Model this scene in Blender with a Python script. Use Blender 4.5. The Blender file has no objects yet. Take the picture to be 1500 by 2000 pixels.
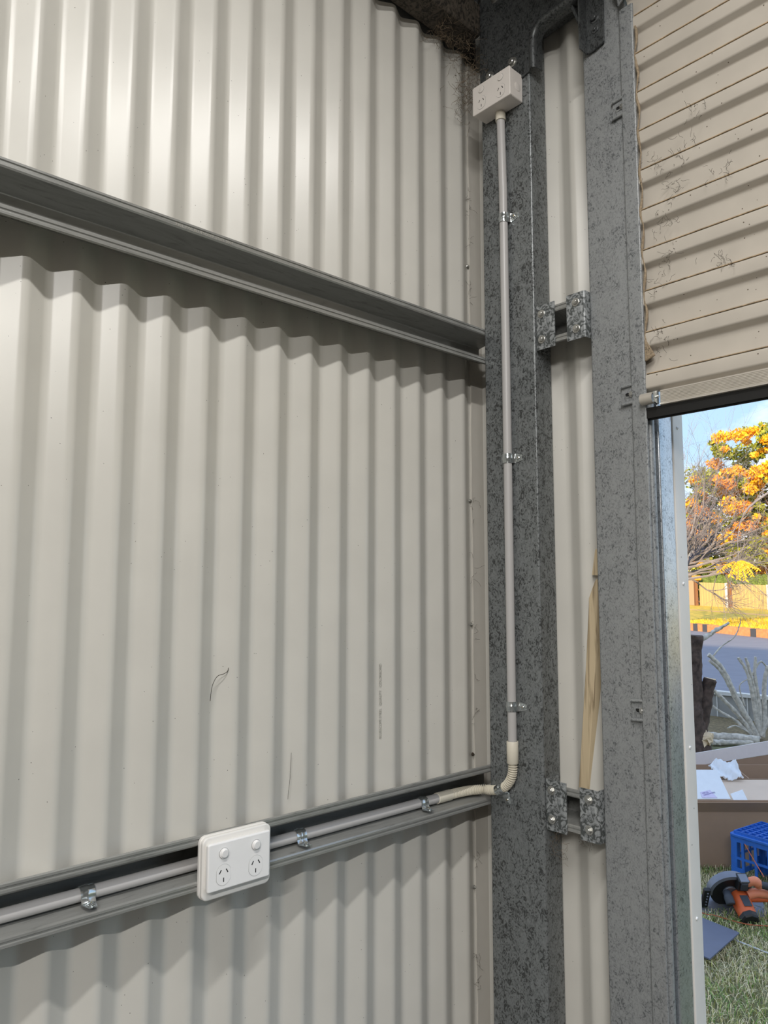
import bpy, bmesh, math, random
from mathutils import Vector, Matrix, Euler
random.seed(7)
S = bpy.context.scene
H = 1.55                      # eye height above the ground; geometry below is written with z relative to the eye
# ------------------------------------------------------------------ camera
FPX, YAW, PITCH, ROLL = 1447.1, 47.972, 5.885, 0.0743
cam = bpy.data.cameras.new('camera'); camo = bpy.data.objects.new('camera', cam); S.collection.objects.link(camo)
cam.sensor_fit = 'VERTICAL'; cam.sensor_height = 36.0; cam.lens = 36.0*FPX/2000.0; cam.clip_start = 0.02; cam.clip_end = 600
camo.location = (0, 0, H)
camo.matrix_world = Matrix.Translation((0, 0, H)) @ Matrix.Rotation(math.radians(YAW), 4, 'Z') @ Matrix.Rotation(math.radians(90+PITCH), 4, 'X') @ Matrix.Rotation(math.radians(ROLL), 4, 'Z')
S.camera = camo
# ------------------------------------------------------------------ sky, sun, lamps, exposure
w = bpy.data.worlds.new('sky'); S.world = w; w.use_nodes = True
nt = w.node_tree; bg = nt.nodes['Background']; N = nt.nodes; L = nt.links
tc = N.new('ShaderNodeTexCoord'); sx = N.new('ShaderNodeSeparateXYZ'); L.new(tc.outputs['Generated'], sx.inputs[0])
rp = N.new('ShaderNodeValToRGB'); e = rp.color_ramp.elements                       # blue sky, paler to the horizon
e[0].position = 0.0; e[0].color = (.60, .82, 1.0, 1); e[1].position = .55; e[1].color = (.30, .55, .95, 1)
L.new(sx.outputs['Z'], rp.inputs[0])
mp = N.new('ShaderNodeMapping'); mp.inputs['Scale'].default_value = (1, 1, 2.6); L.new(tc.outputs['Generated'], mp.inputs[0])
cn = N.new('ShaderNodeTexNoise'); cn.inputs['Scale'].default_value = 2.6; cn.inputs['Detail'].default_value = 7; cn.inputs['Roughness'].default_value = .58; L.new(mp.outputs[0], cn.inputs['Vector'])
cr_ = N.new('ShaderNodeValToRGB'); cr_.color_ramp.elements[0].position = .46; cr_.color_ramp.elements[1].position = .62; L.new(cn.outputs['Fac'], cr_.inputs[0])
mx = N.new('ShaderNodeMix'); mx.data_type = 'RGBA'; L.new(cr_.outputs[0], mx.inputs['Factor']); L.new(rp.outputs[0], mx.inputs[6]); mx.inputs[7].default_value = (1.25, 1.25, 1.28, 1)
L.new(mx.outputs[2], bg.inputs[0]); bg.inputs[1].default_value = 1.15
sd = bpy.data.lights.new('sun', 'SUN'); so = bpy.data.objects.new('sun', sd); S.collection.objects.link(so)
sd.energy = 8.5; sd.color = (1.0, 0.74, 0.42); sd.angle = math.radians(0.6)
sdir = Vector((-0.34*0.97, 0.94*0.97, -math.tan(math.radians(14)))).normalized()
so.rotation_euler = sdir.to_track_quat('-Z', 'Y').to_euler(); so.location = (3, -12, 9)
def batten(x, y, z, length, watts, tilt):
    """LED batten along y: the two faces of its half-round diffuser; also used for one added fill lamp"""
    for sg in (-1, 1):
        l = bpy.data.lights.new('batten_or_fill_light', 'AREA'); l.shape = 'RECTANGLE'; l.size = 0.04; l.size_y = length; l.energy = watts/2; l.color = (1.0, 0.975, 0.94)
        o = bpy.data.objects.new('batten_or_fill_light', l); C0.objects.link(o); o.location = (x+sg*.02, y, z+H); o.rotation_euler = (0, -sg*math.radians(tilt), 0)
C0 = S.collection
batten(0.03, -0.02, 1.72, 1.2, 37, 10)
batten(1.72, -1.9, 1.75, 1.2, 100, 25)
batten(1.72, -3.08, 1.75, 1.1, 100, 25)  # added fill lamp further back, brightens the lower column and door post
vs = S.view_settings; vs.view_transform = 'Standard'; vs.look = 'None'; vs.exposure = 0.08; vs.gamma = 1.0; vs.use_curve_mapping = False

# ------------------------------------------------------------------ helpers
C = S.collection
def tag(o, label=None, cat=None, group=None, kind=None):
    if label: o['label'] = label
    if cat: o['category'] = cat
    if group: o['group'] = group
    if kind: o['kind'] = kind
    return o
def wloc(o):
    v = Vector((0, 0, 0))
    while o is not None: v = v + o.location; o = o.parent
    return v
def empty(name, loc, label=None, cat=None, group=None, kind=None, rot=None):
    o = bpy.data.objects.new(name, None); C.objects.link(o); o.empty_display_size = 0.05
    o.location = (loc[0], loc[1], loc[2]+H)
    if rot: o.rotation_euler = rot
    return tag(o, label, cat, group, kind)
class MB:
    def __init__(s): s.v = []; s.f = []
    def add(s, vs_, fs):
        n = len(s.v); s.v += [tuple(p) for p in vs_]; s.f += [tuple(i+n for i in f) for f in fs]; return s
    def box(s, a, b):
        x0, y0, z0 = a; x1, y1, z1 = b
        x0, x1 = min(x0, x1), max(x0, x1); y0, y1 = min(y0, y1), max(y0, y1); z0, z1 = min(z0, z1), max(z0, z1)
        return s.add([(x0,y0,z0),(x1,y0,z0),(x1,y1,z0),(x0,y1,z0),(x0,y0,z1),(x1,y0,z1),(x1,y1,z1),(x0,y1,z1)],
                     [(0,3,2,1),(4,5,6,7),(0,1,5,4),(1,2,6,5),(2,3,7,6),(3,0,4,7)])
    def hexa(s, p): # 8 points, bottom ring then top ring
        return s.add(p, [(0,3,2,1),(4,5,6,7),(0,1,5,4),(1,2,6,5),(2,3,7,6),(3,0,4,7)])
    def prism(s, poly, axis, a, b):
        def P(q, t):
            return {'x': (t, q[0], q[1]), 'y': (q[0], t, q[1]), 'z': (q[0], q[1], t)}[axis]
        n = len(poly); vv = [P(q, a) for q in poly]+[P(q, b) for q in poly]
        ff = [(i, (i+1) % n, n+(i+1) % n, n+i) for i in range(n)]
        ff.append(tuple(range(n-1, -1, -1))); ff.append(tuple(range(n, 2*n)))
        return s.add(vv, ff)
    def strip(s, poly, axis, a, b, nseg=1): # open polyline extruded along an axis
        def P(q, t):
            return {'x': (t, q[0], q[1]), 'y': (q[0], t, q[1]), 'z': (q[0], q[1], t)}[axis]
        n = len(poly); vv = []; ff = []
        for k in range(nseg+1): vv += [P(q, a+(b-a)*k/nseg) for q in poly]
        for k in range(nseg):
            ff += [(k*n+i, k*n+i+1, (k+1)*n+i+1, (k+1)*n+i) for i in range(n-1)]
        return s.add(vv, ff)
    def tube(s, path, r, n=12, cap=True):
        path = [Vector(p) for p in path]; m = len(path)
        rr = r if isinstance(r, (list, tuple)) else [r]*m
        t0 = (path[1]-path[0]).normalized(); up = Vector((0,0,1)) if abs(t0.z) < .9 else Vector((1,0,0))
        nx = t0.cross(up).normalized(); vv = []; ff = []
        for i in range(m):
            if i == 0: t = path[1]-path[0]
            elif i == m-1: t = path[-1]-path[-2]
            else: t = (path[i+1]-path[i]).normalized()+(path[i]-path[i-1]).normalized()
            t.normalize(); nx = (nx-t*nx.dot(t)).normalized(); ny = t.cross(nx)
            for k in range(n):
                a = 2*math.pi*k/n; vv.append(path[i]+nx*math.cos(a)*rr[i]+ny*math.sin(a)*rr[i])
        for i in range(m-1):
            for k in range(n): ff.append((i*n+k, i*n+(k+1) % n, (i+1)*n+(k+1) % n, (i+1)*n+k))
        if cap: ff.append(tuple(range(n-1, -1, -1))); ff.append(tuple((m-1)*n+k for k in range(n)))
        return s.add(vv, ff)
    def cyl(s, p0, p1, r0, r1=None, n=20): return s.tube([p0, p1], [r0, r0 if r1 is None else r1], n)
    def lathe(s, prof, n=20, c=(0,0,0)): # prof (r,z), axis z
        vv = []; ff = []; m = len(prof)
        for r, z in prof:
            for k in range(n):
                a = 2*math.pi*k/n; vv.append((c[0]+r*math.cos(a), c[1]+r*math.sin(a), c[2]+z))
        for i in range(m-1):
            for k in range(n): ff.append((i*n+k, i*n+(k+1) % n, (i+1)*n+(k+1) % n, (i+1)*n+k))
        ff.append(tuple(range(n-1, -1, -1))); ff.append(tuple((m-1)*n+k for k in range(n)))
        return s.add(vv, ff)
    def ball(s, c, r, nu=12, nv=8):
        rx, ry, rz = r if isinstance(r, (tuple, list)) else (r, r, r); vv = []; ff = []
        for j in range(1, nv):
            ph = math.pi*j/nv
            for i in range(nu):
                th = 2*math.pi*i/nu; vv.append((c[0]+rx*math.sin(ph)*math.cos(th), c[1]+ry*math.sin(ph)*math.sin(th), c[2]+rz*math.cos(ph)))
        vv += [(c[0], c[1], c[2]+rz), (c[0], c[1], c[2]-rz)]; T = len(vv)-2; B = T+1
        for j in range(nv-2):
            for i in range(nu): ff.append((j*nu+i, (j+1)*nu+i, (j+1)*nu+(i+1) % nu, j*nu+(i+1) % nu))
        for i in range(nu): ff.append((T, i, (i+1) % nu)); ff.append((B, (nv-2)*nu+(i+1) % nu, (nv-2)*nu+i))
        return s.add(vv, ff)
    def xf(s, M):
        s.v = [tuple(M @ Vector(p)) for p in s.v]; return s
    def mesh(s, name, origin=(0,0,0), smooth=None):
        me = bpy.data.meshes.new(name); o = Vector(origin)
        me.from_pydata([tuple(Vector(p)-o) for p in s.v], [], s.f); me.update()
        bm = bmesh.new(); bm.from_mesh(me); bmesh.ops.recalc_face_normals(bm, faces=bm.faces); bm.to_mesh(me); bm.free()
        if smooth is not None:
            me.polygons.foreach_set('use_smooth', [True]*len(me.polygons)); me.set_sharp_from_angle(angle=math.radians(smooth))
        return me
    def build(s, name, mat, parent=None, local=False, smooth=None, bevel=0, solid=0, base=None, segs=2, soff=0):
        """world coordinates (z relative to the eye) unless local; origin = parent's place, or base"""
        if local: org = Vector((0,0,0)); loc = Vector((0,0,0))
        elif parent is not None: org = wloc(parent)-Vector((0,0,H)); loc = Vector((0,0,0))
        else:
            if base is None:
                xs = [p[0] for p in s.v]; ys = [p[1] for p in s.v]; zs = [p[2] for p in s.v]
                base = ((min(xs)+max(xs))/2, (min(ys)+max(ys))/2, min(zs))
            org = Vector(base); loc = org+Vector((0,0,H))
        o = bpy.data.objects.new(name, s.mesh(name, org, smooth)); C.objects.link(o)
        o.data.materials.append(M[mat] if isinstance(mat, str) else mat)
        if parent is not None: o.parent = parent
        o.location = loc
        if solid:
            m = o.modifiers.new('Solidify', 'SOLIDIFY'); m.thickness = solid; m.offset = soff
            if smooth is not None:
                e = o.modifiers.new('EdgeSplit', 'EDGE_SPLIT'); e.split_angle = math.radians(smooth)
        if bevel:
            m = o.modifiers.new('Bevel', 'BEVEL'); m.width = bevel; m.segments = segs; m.limit_method = 'ANGLE'; m.angle_limit = math.radians(40)
        return o
def copy_tree(o, parent=None):
    c = o.copy(); C.objects.link(c); c.parent = parent
    for ch in o.children: copy_tree(ch, c)
    return c
def rounded(poly, cut, n=4, closed=False):
    out = []; m = len(poly)
    for i in range(m):
        p = Vector(poly[i])
        if not closed and i in (0, m-1): out.append(tuple(p)); continue
        a = Vector(poly[i-1]); b = Vector(poly[(i+1) % m])
        ca = min(cut, (a-p).length*.49); cb = min(cut, (b-p).length*.49)
        A = p+(a-p).normalized()*ca; B = p+(b-p).normalized()*cb
        for k in range(n+1):
            t = k/n; out.append(tuple(A*(1-t)**2+p*2*t*(1-t)+B*t*t))
    return out
def rrect(w_, h_, r, n=5, c=(0,0)):
    out = []
    for sx, sy, a0 in ((1,1,0),(-1,1,90),(-1,-1,180),(1,-1,270)):
        for k in range(n+1):
            a = math.radians(a0+90*k/n); out.append((c[0]+sx*(w_/2-r)+r*math.cos(a), c[1]+sy*(h_/2-r)+r*math.sin(a)))
    return out

# ------------------------------------------------------------------ materials
M = {}
def lin(c): # sRGB 0-255 -> linear
    return tuple(((x/255)/12.92 if x/255 <= .04045 else ((x/255+.055)/1.055)**2.4) for x in c)
def base_mat(name, rough=.5, metal=0, spec=.5):
    m = bpy.data.materials.new(name); m.use_nodes = True; b = m.node_tree.nodes['Principled BSDF']
    b.inputs['Roughness'].default_value = rough; b.inputs['Metallic'].default_value = metal; b.inputs['Specular IOR Level'].default_value = spec
    M[name] = m; return m, m.node_tree, b
def plain(name, col, rough=.5, metal=0, var=.06, scale=30, bump=0, bscale=200, spec=.5, specks=None):
    """procedural colour with soft mottling, optional fine relief and dirt specks"""
    m, nt, b = base_mat(name, rough, metal, spec); L = nt.links; N = nt.nodes
    tc = N.new('ShaderNodeTexCoord'); no = N.new('ShaderNodeTexNoise'); no.inputs['Scale'].default_value = scale; no.inputs['Detail'].default_value = 4
    L.new(tc.outputs['Object'], no.inputs['Vector'])
    cr = N.new('ShaderNodeValToRGB'); cr.color_ramp.elements[0].position = .3; cr.color_ramp.elements[1].position = .7
    cr.color_ramp.elements[0].color = tuple(c*(1-var) for c in col)+(1,); cr.color_ramp.elements[1].color = tuple(min(1, c*(1+var)) for c in col)+(1,)
    L.new(no.outputs['Fac'], cr.inputs[0]); out = cr.outputs[0]
    if specks:
        sc, thr, scol = specks
        n2 = N.new('ShaderNodeTexVoronoi'); n2.inputs['Scale'].default_value = sc; L.new(tc.outputs['Object'], n2.inputs['Vector'])
        n3 = N.new('ShaderNodeTexNoise'); n3.inputs['Scale'].default_value = sc*.23; L.new(tc.outputs['Object'], n3.inputs['Vector'])
        lt = N.new('ShaderNodeMath'); lt.operation = 'LESS_THAN'; lt.inputs[1].default_value = thr; L.new(n2.outputs['Distance'], lt.inputs[0])
        gt = N.new('ShaderNodeMath'); gt.operation = 'GREATER_THAN'; gt.inputs[1].default_value = .5; L.new(n3.outputs['Fac'], gt.inputs[0])
        mu = N.new('ShaderNodeMath'); mu.operation = 'MULTIPLY'; L.new(lt.outputs[0], mu.inputs[0]); L.new(gt.outputs[0], mu.inputs[1])
        mx = N.new('ShaderNodeMix'); mx.data_type = 'RGBA'; L.new(mu.outputs[0], mx.inputs['Factor']); L.new(out, mx.inputs[6]); mx.inputs[7].default_value = scol+(1,)
        out = mx.outputs[2]
    L.new(out, b.inputs['Base Color'])
    if bump:
        nb = N.new('ShaderNodeTexNoise'); nb.inputs['Scale'].default_value = bscale; L.new(tc.outputs['Object'], nb.inputs['Vector'])
        bp = N.new('ShaderNodeBump'); bp.inputs['Strength'].default_value = bump; bp.inputs['Distance'].default_value = .002; L.new(nb.outputs['Fac'], bp.inputs['Height']); L.new(bp.outputs[0], b.inputs['Normal'])
    return m
def galv(name, lo, mid, hi, scale=120, rough=.45, metal=.45, thr=.42, stretch=(1,1,.7)):
    """hot-dip zinc with dark curled spangle flecks"""
    m, nt, b = base_mat(name, rough, metal); L = nt.links; N = nt.nodes
    tc = N.new('ShaderNodeTexCoord'); mp = N.new('ShaderNodeMapping'); mp.inputs['Scale'].default_value = stretch; L.new(tc.outputs['Object'], mp.inputs[0])
    n1 = N.new('ShaderNodeTexNoise'); n1.inputs['Scale'].default_value = scale; n1.inputs['Detail'].default_value = 2.5; n1.inputs['Distortion'].default_value = 2.2; L.new(mp.outputs[0], n1.inputs['Vector'])
    n2 = N.new('ShaderNodeTexNoise'); n2.inputs['Scale'].default_value = scale*.17; n2.inputs['Detail'].default_value = 3; L.new(mp.outputs[0], n2.inputs['Vector'])
    vo = N.new('ShaderNodeTexVoronoi'); vo.inputs['Scale'].default_value = scale*.8; L.new(mp.outputs[0], vo.inputs['Vector'])
    sp = N.new('ShaderNodeSeparateColor'); L.new(vo.outputs['Color'], sp.inputs[0])
    a1 = N.new('ShaderNodeMath'); a1.operation = 'MULTIPLY_ADD'; a1.inputs[1].default_value = .24; L.new(n2.outputs['Fac'], a1.inputs[0]); L.new(n1.outputs['Fac'], a1.inputs[2])
    a2 = N.new('ShaderNodeMath'); a2.operation = 'MULTIPLY_ADD'; a2.inputs[1].default_value = .10; L.new(sp.outputs[0], a2.inputs[0]); L.new(a1.outputs[0], a2.inputs[2])
    cr = N.new('ShaderNodeValToRGB'); e = cr.color_ramp.elements; t = thr+.165
    e[0].position = t-.03; e[0].color = lin(lo)+(1,); e[1].position = t+.03; e[1].color = lin(mid)+(1,)
    e2 = e.new(min(.99, t+.22)); e2.color = lin(hi)+(1,)
    L.new(a2.outputs[0], cr.inputs[0]); L.new(cr.outputs[0], b.inputs['Base Color'])
    return m
WALL = lin((201,199,192))
plain('cladding', WALL, rough=.28, var=.03, scale=9, spec=.4, specks=(70, .05, (.06,.055,.05)))
plain('trim_paint', lin((196,192,184)), rough=.4, var=.02)
plain('door_paint', lin((190,183,172)), rough=.42, var=.05, scale=14, specks=(55, .07, (.10,.075,.05)))
plain('jamb_trim', lin((226,222,216)), rough=.4, var=.02, specks=(40, .06, (.2,.19,.18)))
galv('galv_column', (68,70,70), (112,116,117), (132,136,137), 130, rough=.36, metal=.3, thr=.42)
galv('galv_jamb', (98,101,103), (132,135,137), (150,153,154), 140, rough=.42, metal=.2, thr=.37)
galv('galv_cleat', (84,88,88), (140,144,146), (176,180,182), 60, rough=.5, metal=.3, thr=.47, stretch=(1,1,1))
galv('galv_girt', (134,135,132), (146,147,144), (154,155,152), 60, rough=.26, metal=.35, thr=.32, stretch=(1,.15,1))
galv('galv_dull', (52,54,55), (78,81,82), (98,101,102), 110, rough=.42, thr=.4)
galv('galv_guide', (120,124,128), (160,165,170), (190,195,200), 150, rough=.3, metal=.8, thr=.34)
galv('galv_dusty', (44,40,35), (74,68,60), (96,88,78), 70, rough=.7, metal=.15, thr=.44)
plain('zinc', lin((200,206,208)), rough=.22, metal=.9, var=.08, scale=200)
plain('zinc_gold', lin((190,170,120)), rough=.25, metal=.8, var=.1, scale=300)
plain('bolt_steel', lin((190,190,186)), rough=.28, metal=.85, var=.08, scale=300)
plain('white_plastic', lin((240,240,240)), rough=.3, var=.01)
plain('white_block', lin((232,230,226)), rough=.35, var=.01)
plain('box_plastic', lin((226,220,214)), rough=.4, var=.015)
plain('slot_black', (.01,.01,.01), rough=.6)
plain('groove_grey', lin((150,150,150)), rough=.6)
plain('conduit_grey', lin((186,184,183)), rough=.36, var=.015, scale=12)
plain('conduit_fitting', lin((222,216,200)), rough=.4, var=.015)
plain('rubber', (.005,.005,.005), rough=.55)
plain('aluminium', lin((196,190,180)), rough=.4, metal=.35, var=.05)
plain('felt', lin((150,134,112)), rough=.95, var=.3, scale=300, bump=.6)
plain('dust', lin((176,156,128)), rough=1, var=.35, scale=60)
plain('web', lin((112,98,80)), rough=1)
plain('twig', lin((60,52,42)), rough=.9)
plain('concrete', lin((92,89,85)), rough=.85, var=.1, bump=.3)
plain('lining', lin((92,87,80)), rough=.8, var=.1)
plain('soffit', lin((104,102,98)), rough=.6)
plain('ink', lin((158,156,148)), rough=.6)
plain('purple_ink', lin((96,84,150)), rough=.6)

def stick_mat():
    m, nt, b = base_mat('raw_timber', .75); L = nt.links; N = nt.nodes
    tc = N.new('ShaderNodeTexCoord'); mp = N.new('ShaderNodeMapping'); mp.inputs['Scale'].default_value = (60, 60, 3); L.new(tc.outputs['Object'], mp.inputs[0])
    n1 = N.new('ShaderNodeTexNoise'); n1.inputs['Scale'].default_value = 2.2; n1.inputs['Detail'].default_value = 6; n1.inputs['Distortion'].default_value = .6; L.new(mp.outputs[0], n1.inputs['Vector'])
    cr = N.new('ShaderNodeValToRGB'); e = cr.color_ramp.elements; e[0].position = .3; e[0].color = lin((146,128,102))+(1,); e[1].position = .5; e[1].color = lin((204,186,154))+(1,)
    L.new(n1.outputs['Fac'], cr.inputs[0]); L.new(cr.outputs[0], b.inputs['Base Color'])
stick_mat()

# ------------------------------------------------------------------ the shed shell
XL = -1.142            # inside face of the girts / outer face of the corner column
XC = XL-.061           # cladding crests of the side wall
YF = 1.427             # cladding crests of the front wall
YC = 1.358             # face of the corner column
GR = -H                # ground level
PITCHW, SL, DEP = .0785, .0304, .017
FLAT = (PITCHW-2*SL)/2
def ribs(a, b, phase, flat_after=None, flat_before=None):
    """(t, depth) polyline of the trapezoid cladding; depth 0 = crest, 1 = valley. phase = a valley->crest bend"""
    k0 = math.floor((a-phase)/PITCHW)-1; pts = []
    k = k0
    while phase+k*PITCHW < b+PITCHW:
        t = phase+k*PITCHW
        pts += [(t, 1), (t+SL, 0), (t+SL+FLAT, 0), (t+2*SL+FLAT, 1)]; k += 1
    pts = [(t, d*DEP) for t, d in pts]
    if flat_after is not None: pts = [p for p in pts if p[0] <= flat_after+.001]+[(b+1, DEP)]
    out = []
    for i in range(len(pts)-1):                # clip to [a, b]
        (t0, d0), (t1, d1) = pts[i], pts[i+1]
        if t1 <= a or t0 >= b: continue
        f = lambda t: d0+(d1-d0)*(t-t0)/(t1-t0)
        s0, s1 = max(t0, a), min(t1, b)
        if not out: out.append((s0, f(s0)))
        out.append((s1, f(s1)))
    return rounded([p for p in out], .0052, 5)
wl = empty('wall_left', (XC, -1.0, GR), kind='structure')
edges = [-3.711, -2.926, -2.141, -1.356, -.571, .214, .999, 1.436]
for i in range(len(edges)-1):
    a, b = edges[i], edges[i+1]
    prof = ribs(a-(.012 if i else 0), b, .3746, flat_after=1.387)
    off = .0012*(i % 2)
    if i == len(edges)-2: off = .0016
    MB().strip([(XC-d-off, t) for t, d in prof], 'z', GR, 1.392, 1).build('cladding_sheet', 'cladding', wl, smooth=40, solid=.0007, soff=-1 if False else 0)
wf = empty('wall_front', (0, YF, GR), kind='structure')
# front wall left of the door; light facets run from crest (left) to valley (right)
PX = -.9712-SL         # a crest->valley bend start, mirrored phase
prof = ribs(-1.235, -.775, PX-FLAT-SL)
MB().strip([(t, YF+d) for t, d in prof], 'z', GR, 1.5, 1).build('cladding_sheet', 'cladding', wf, smooth=40, solid=.0007)
prof = ribs(2.04, 4.62, PX-FLAT-SL)
MB().strip([(t, YF+d) for t, d in prof], 'z', GR, 1.5, 1).build('cladding_sheet', 'cladding', wf, smooth=40, solid=.0007)
# gable sheet above the door
MB().prism([(-1.24, 1.30), (4.62, 1.30), (4.62, 1.52), (1.7, 2.17), (-1.24, 1.52)], 'y', YF+.02, YF+.022).build('gable_sheet', 'cladding', wf)
tag(MB().box((4.62, -3.72, GR), (4.64, YF+.02, 1.52)).build('wall_right', 'lining'), kind='structure')
tag(MB().prism([(-1.24, GR), (4.64, GR), (4.64, 1.52), (1.7, 2.17), (-1.24, 1.52)], 'y', -3.74, -3.72).build('wall_back', 'lining'), kind='structure')
tag(MB().box((-1.26, -3.76, GR-.1), (4.66, YF+.03, GR+.02)).build('floor', 'concrete'), kind='structure')
ce = MB()
ce.hexa([(-1.30,-3.8,1.508),(1.7,-3.8,2.171),(1.7,1.60,2.171),(-1.30,1.60,1.508),(-1.30,-3.8,1.53),(1.7,-3.8,2.195),(1.7,1.60,2.195),(-1.30,1.60,1.53)])
ce.hexa([(1.7,-3.8,2.171),(4.70,-3.8,1.508),(4.70,1.60,1.508),(1.7,1.60,2.171),(1.7,-3.8,2.195),(4.70,-3.8,1.53),(4.70,1.60,1.53),(1.7,1.60,2.195)])
tag(ce.build('ceiling', 'soffit'), kind='structure')
tag(MB().box((-1.245, -3.72, 1.375), (-1.2235, 1.45, 1.53)).build('trim_4', 'soffit'), kind='structure')
# corner flashing, a wavy-edged strip over the last sheet
cf = MB(); n = 60; va = []
for k in range(n+1):
    z = GR+(1.39-GR)*k/n; wv = .0011*math.sin(k*1.7)+.0008*math.sin(k*.61+1)
    va += [(XC-DEP+.0035, 1.3925+wv, z), (XC-DEP+.003, 1.442, z), (XC-DEP-.001, 1.3925+wv, z)]
cf.add(va, [(k*3, k*3+1, k*3+4, k*3+3) for k in range(n)]+[(k*3+2, k*3, k*3+3, k*3+5) for k in range(n)])
tag(cf.build('trim_1', 'trim_paint'), kind='structure')

# ------------------------------------------------------------------ wall girts (top hat rails)
LIP = [(0,0),(.0022,.0013),(.0052,.0013),(.0064,-.0004),(.0092,-.0004),(.0104,.0013),(.0132,.0013),(.0146,-.0016)]
def tophat(zc, half=.0437, op=.0284, crown=.019, depth=.061):
    """(d, z): d = 0 at the lips, -depth at the crown"""
    k = (half-op)/.0146
    up = [(d, zc+op+t*k) for t, d in LIP][::-1]; dn = [(d, zc-op-t*k) for t, d in LIP]
    return up+rounded([(0, zc+op), (-depth, zc+crown), (-depth, zc-crown), (0, zc-op)], .004, 3)[1:-1]+dn
def girt_y(z, label):
    g = empty('wall_girt', (XL, -1.1, z-.0437), label, 'girt')
    MB().strip([(XL+d, q) for d, q in tophat(z)], 'y', -3.7, YC+.05, 1).build('rail', 'galv_girt', g, smooth=30, solid=.0012)
    return g
g1 = girt_y(.5875, 'upper galvanised top-hat girt running across the ribbed side wall above eye level')
g2 = girt_y(-.4477, 'lower galvanised top-hat girt with grey conduit inside it on the side wall')
def girt_x(z, label):
    g = empty('wall_girt', (-.92, 1.3655, z-.0437), label, 'girt')
    MB().strip([(1.3655-d, q) for d, q in tophat(z)], 'x', -.985, -.868, 1).build('rail', 'galv_girt', g, smooth=30, solid=.0012)
    return g
girt_x(.5925, 'short upper girt piece bolted between corner column and door post')
girt_x(-.461, 'short lower girt piece bolted between corner column and door post')
# eave purlin along the top of the side wall
ep = empty('eave_purlin', (-1.16, -1.1, 1.39), 'dusty galvanised eave purlin along the top of the side wall sheets', 'purlin')
MB().strip(rounded([(-1.203, 1.475), (-1.203, 1.392), (-1.133, 1.392), (-1.133, 1.475)], .006, 3), 'y', -3.7, YC-.012, 1).build('rail', 'galv_dusty', ep, smooth=30, solid=.0014)

# ------------------------------------------------------------------ bolts and screws
def hexhead(r, h, wr=None, wh=.0016):
    """bolt head along -y with washer, seat at y=0"""
    b = MB()
    if wr: b.lathe([(wr, 0), (wr, wh*.7), (wr*.92, wh)], 20)
    hx = [(r*math.cos(math.pi*k/3), r*math.sin(math.pi*k/3)) for k in range(6)]
    z0 = wh if wr else 0
    b.prism(hx, 'z', z0, z0+h*.8); b.lathe([(r*.8, z0+h*.8), (r*.62, z0+h)], 12)
    return b
ROT_MY = Matrix.Rotation(math.radians(90), 4, 'X')       # +z -> -y
ROT_PX = Matrix.Rotation(math.radians(90), 4, 'Y')       # +z -> +x
def bolt(pos, r, h, parent, name='bolt', wr=None, rot=ROT_MY, mat='bolt_steel'):
    b = hexhead(r, h, wr).xf(Matrix.Translation(pos) @ rot); return b.build(name, mat, parent, smooth=30)

# ------------------------------------------------------------------ corner column, door post
def csec(x0, x1, y, fl, lip=.016):
    return rounded([(x0+lip, y+fl), (x0, y+fl), (x0, y), (x1, y), (x1, y+fl), (x1-lip, y+fl)], .006, 5)
col = empty('corner_column', ((XL-.992)/2, YC+.03, GR), 'tall dark galvanised C-section corner column carrying the conduit and upper outlet', 'column')
MB().strip(csec(XL, -.992, YC, .064), 'z', GR+.02, 1.56, 1).build('section', 'galv_column', col, smooth=30, solid=.0018, soff=-1)
jam = empty('door_post', (-.81, 1.41, GR), 'pale galvanised door post between cladding strip and roller door', 'post')
MB().strip(csec(-.862, -.757, 1.380, .062), 'z', GR+.02, 1.334, 1).build('section', 'galv_jamb', jam, smooth=30, solid=.0016, soff=-1)
# ------------------------------------------------------------------ rafter and knee bracket
raf = empty('rafter', (1.7, YC, 1.33), 'dark galvanised rafter running right from the knee bracket over the door', 'rafter')
tn = math.tan(math.radians(12.5))
rb = MB(); sec = [(YC+.062, .018), (YC+.062, 0), (YC+.002, 0), (YC+.002, .15), (YC+.062, .15), (YC+.062, .132)]
sec = rounded(sec, .004, 3)
rb.add([(-.99, y, 1.338+q) for y, q in sec]+[(-.70, y, 1.352+q) for y, q in sec]+[(1.7, y, 1.95+q) for y, q in sec]+[(4.6, y, 1.32+q) for y, q in sec],
       [(k*len(sec)+i, k*len(sec)+i+1, (k+1)*len(sec)+i+1, (k+1)*len(sec)+i) for k in range(3) for i in range(len(sec)-1)])
rb.build('section', 'galv_dull', raf, smooth=30, solid=.0018)
kn = empty('knee_bracket', (-1.06, YC-.004, 1.22), 'dark pressed steel knee bracket with rounded inner lip joining column and rafter', 'bracket')
inner = rounded([(-.988, 1.222), (-.988, 1.336), (-.862, 1.343)], .05, 8)
plate = [(XL+.002, 1.222)]+[(-1.02, 1.214)]+inner+[(-.862, 1.49), (XL+.002, 1.49)]
MB().prism(plate, 'y', YC-.0045, YC-.0012).build('plate', 'galv_dull', kn)
lipm = MB(); vv = []
pro = [(0, -.0004), (.003, -.0045), (.0085, -.006), (.0135, -.0045), (.0165, .001), (.0175, .010), (.0180, .024)]   # (inward offset, y)
for i, p in enumerate(inner):
    a = Vector(inner[max(0, i-1)]); b = Vector(inner[min(len(inner)-1, i+1)]); t = (b-a).normalized(); nrm = Vector((t.y, -t.x))
    for o_, dy in pro: vv.append((p[0]+nrm.x*o_, YC-.004+dy, p[1]+nrm.y*o_))
npf = len(pro)
lipm.add(vv, [(i*npf+j, i*npf+j+1, (i+1)*npf+j+1, (i+1)*npf+j) for i in range(len(inner)-1) for j in range(npf-1)])
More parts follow.
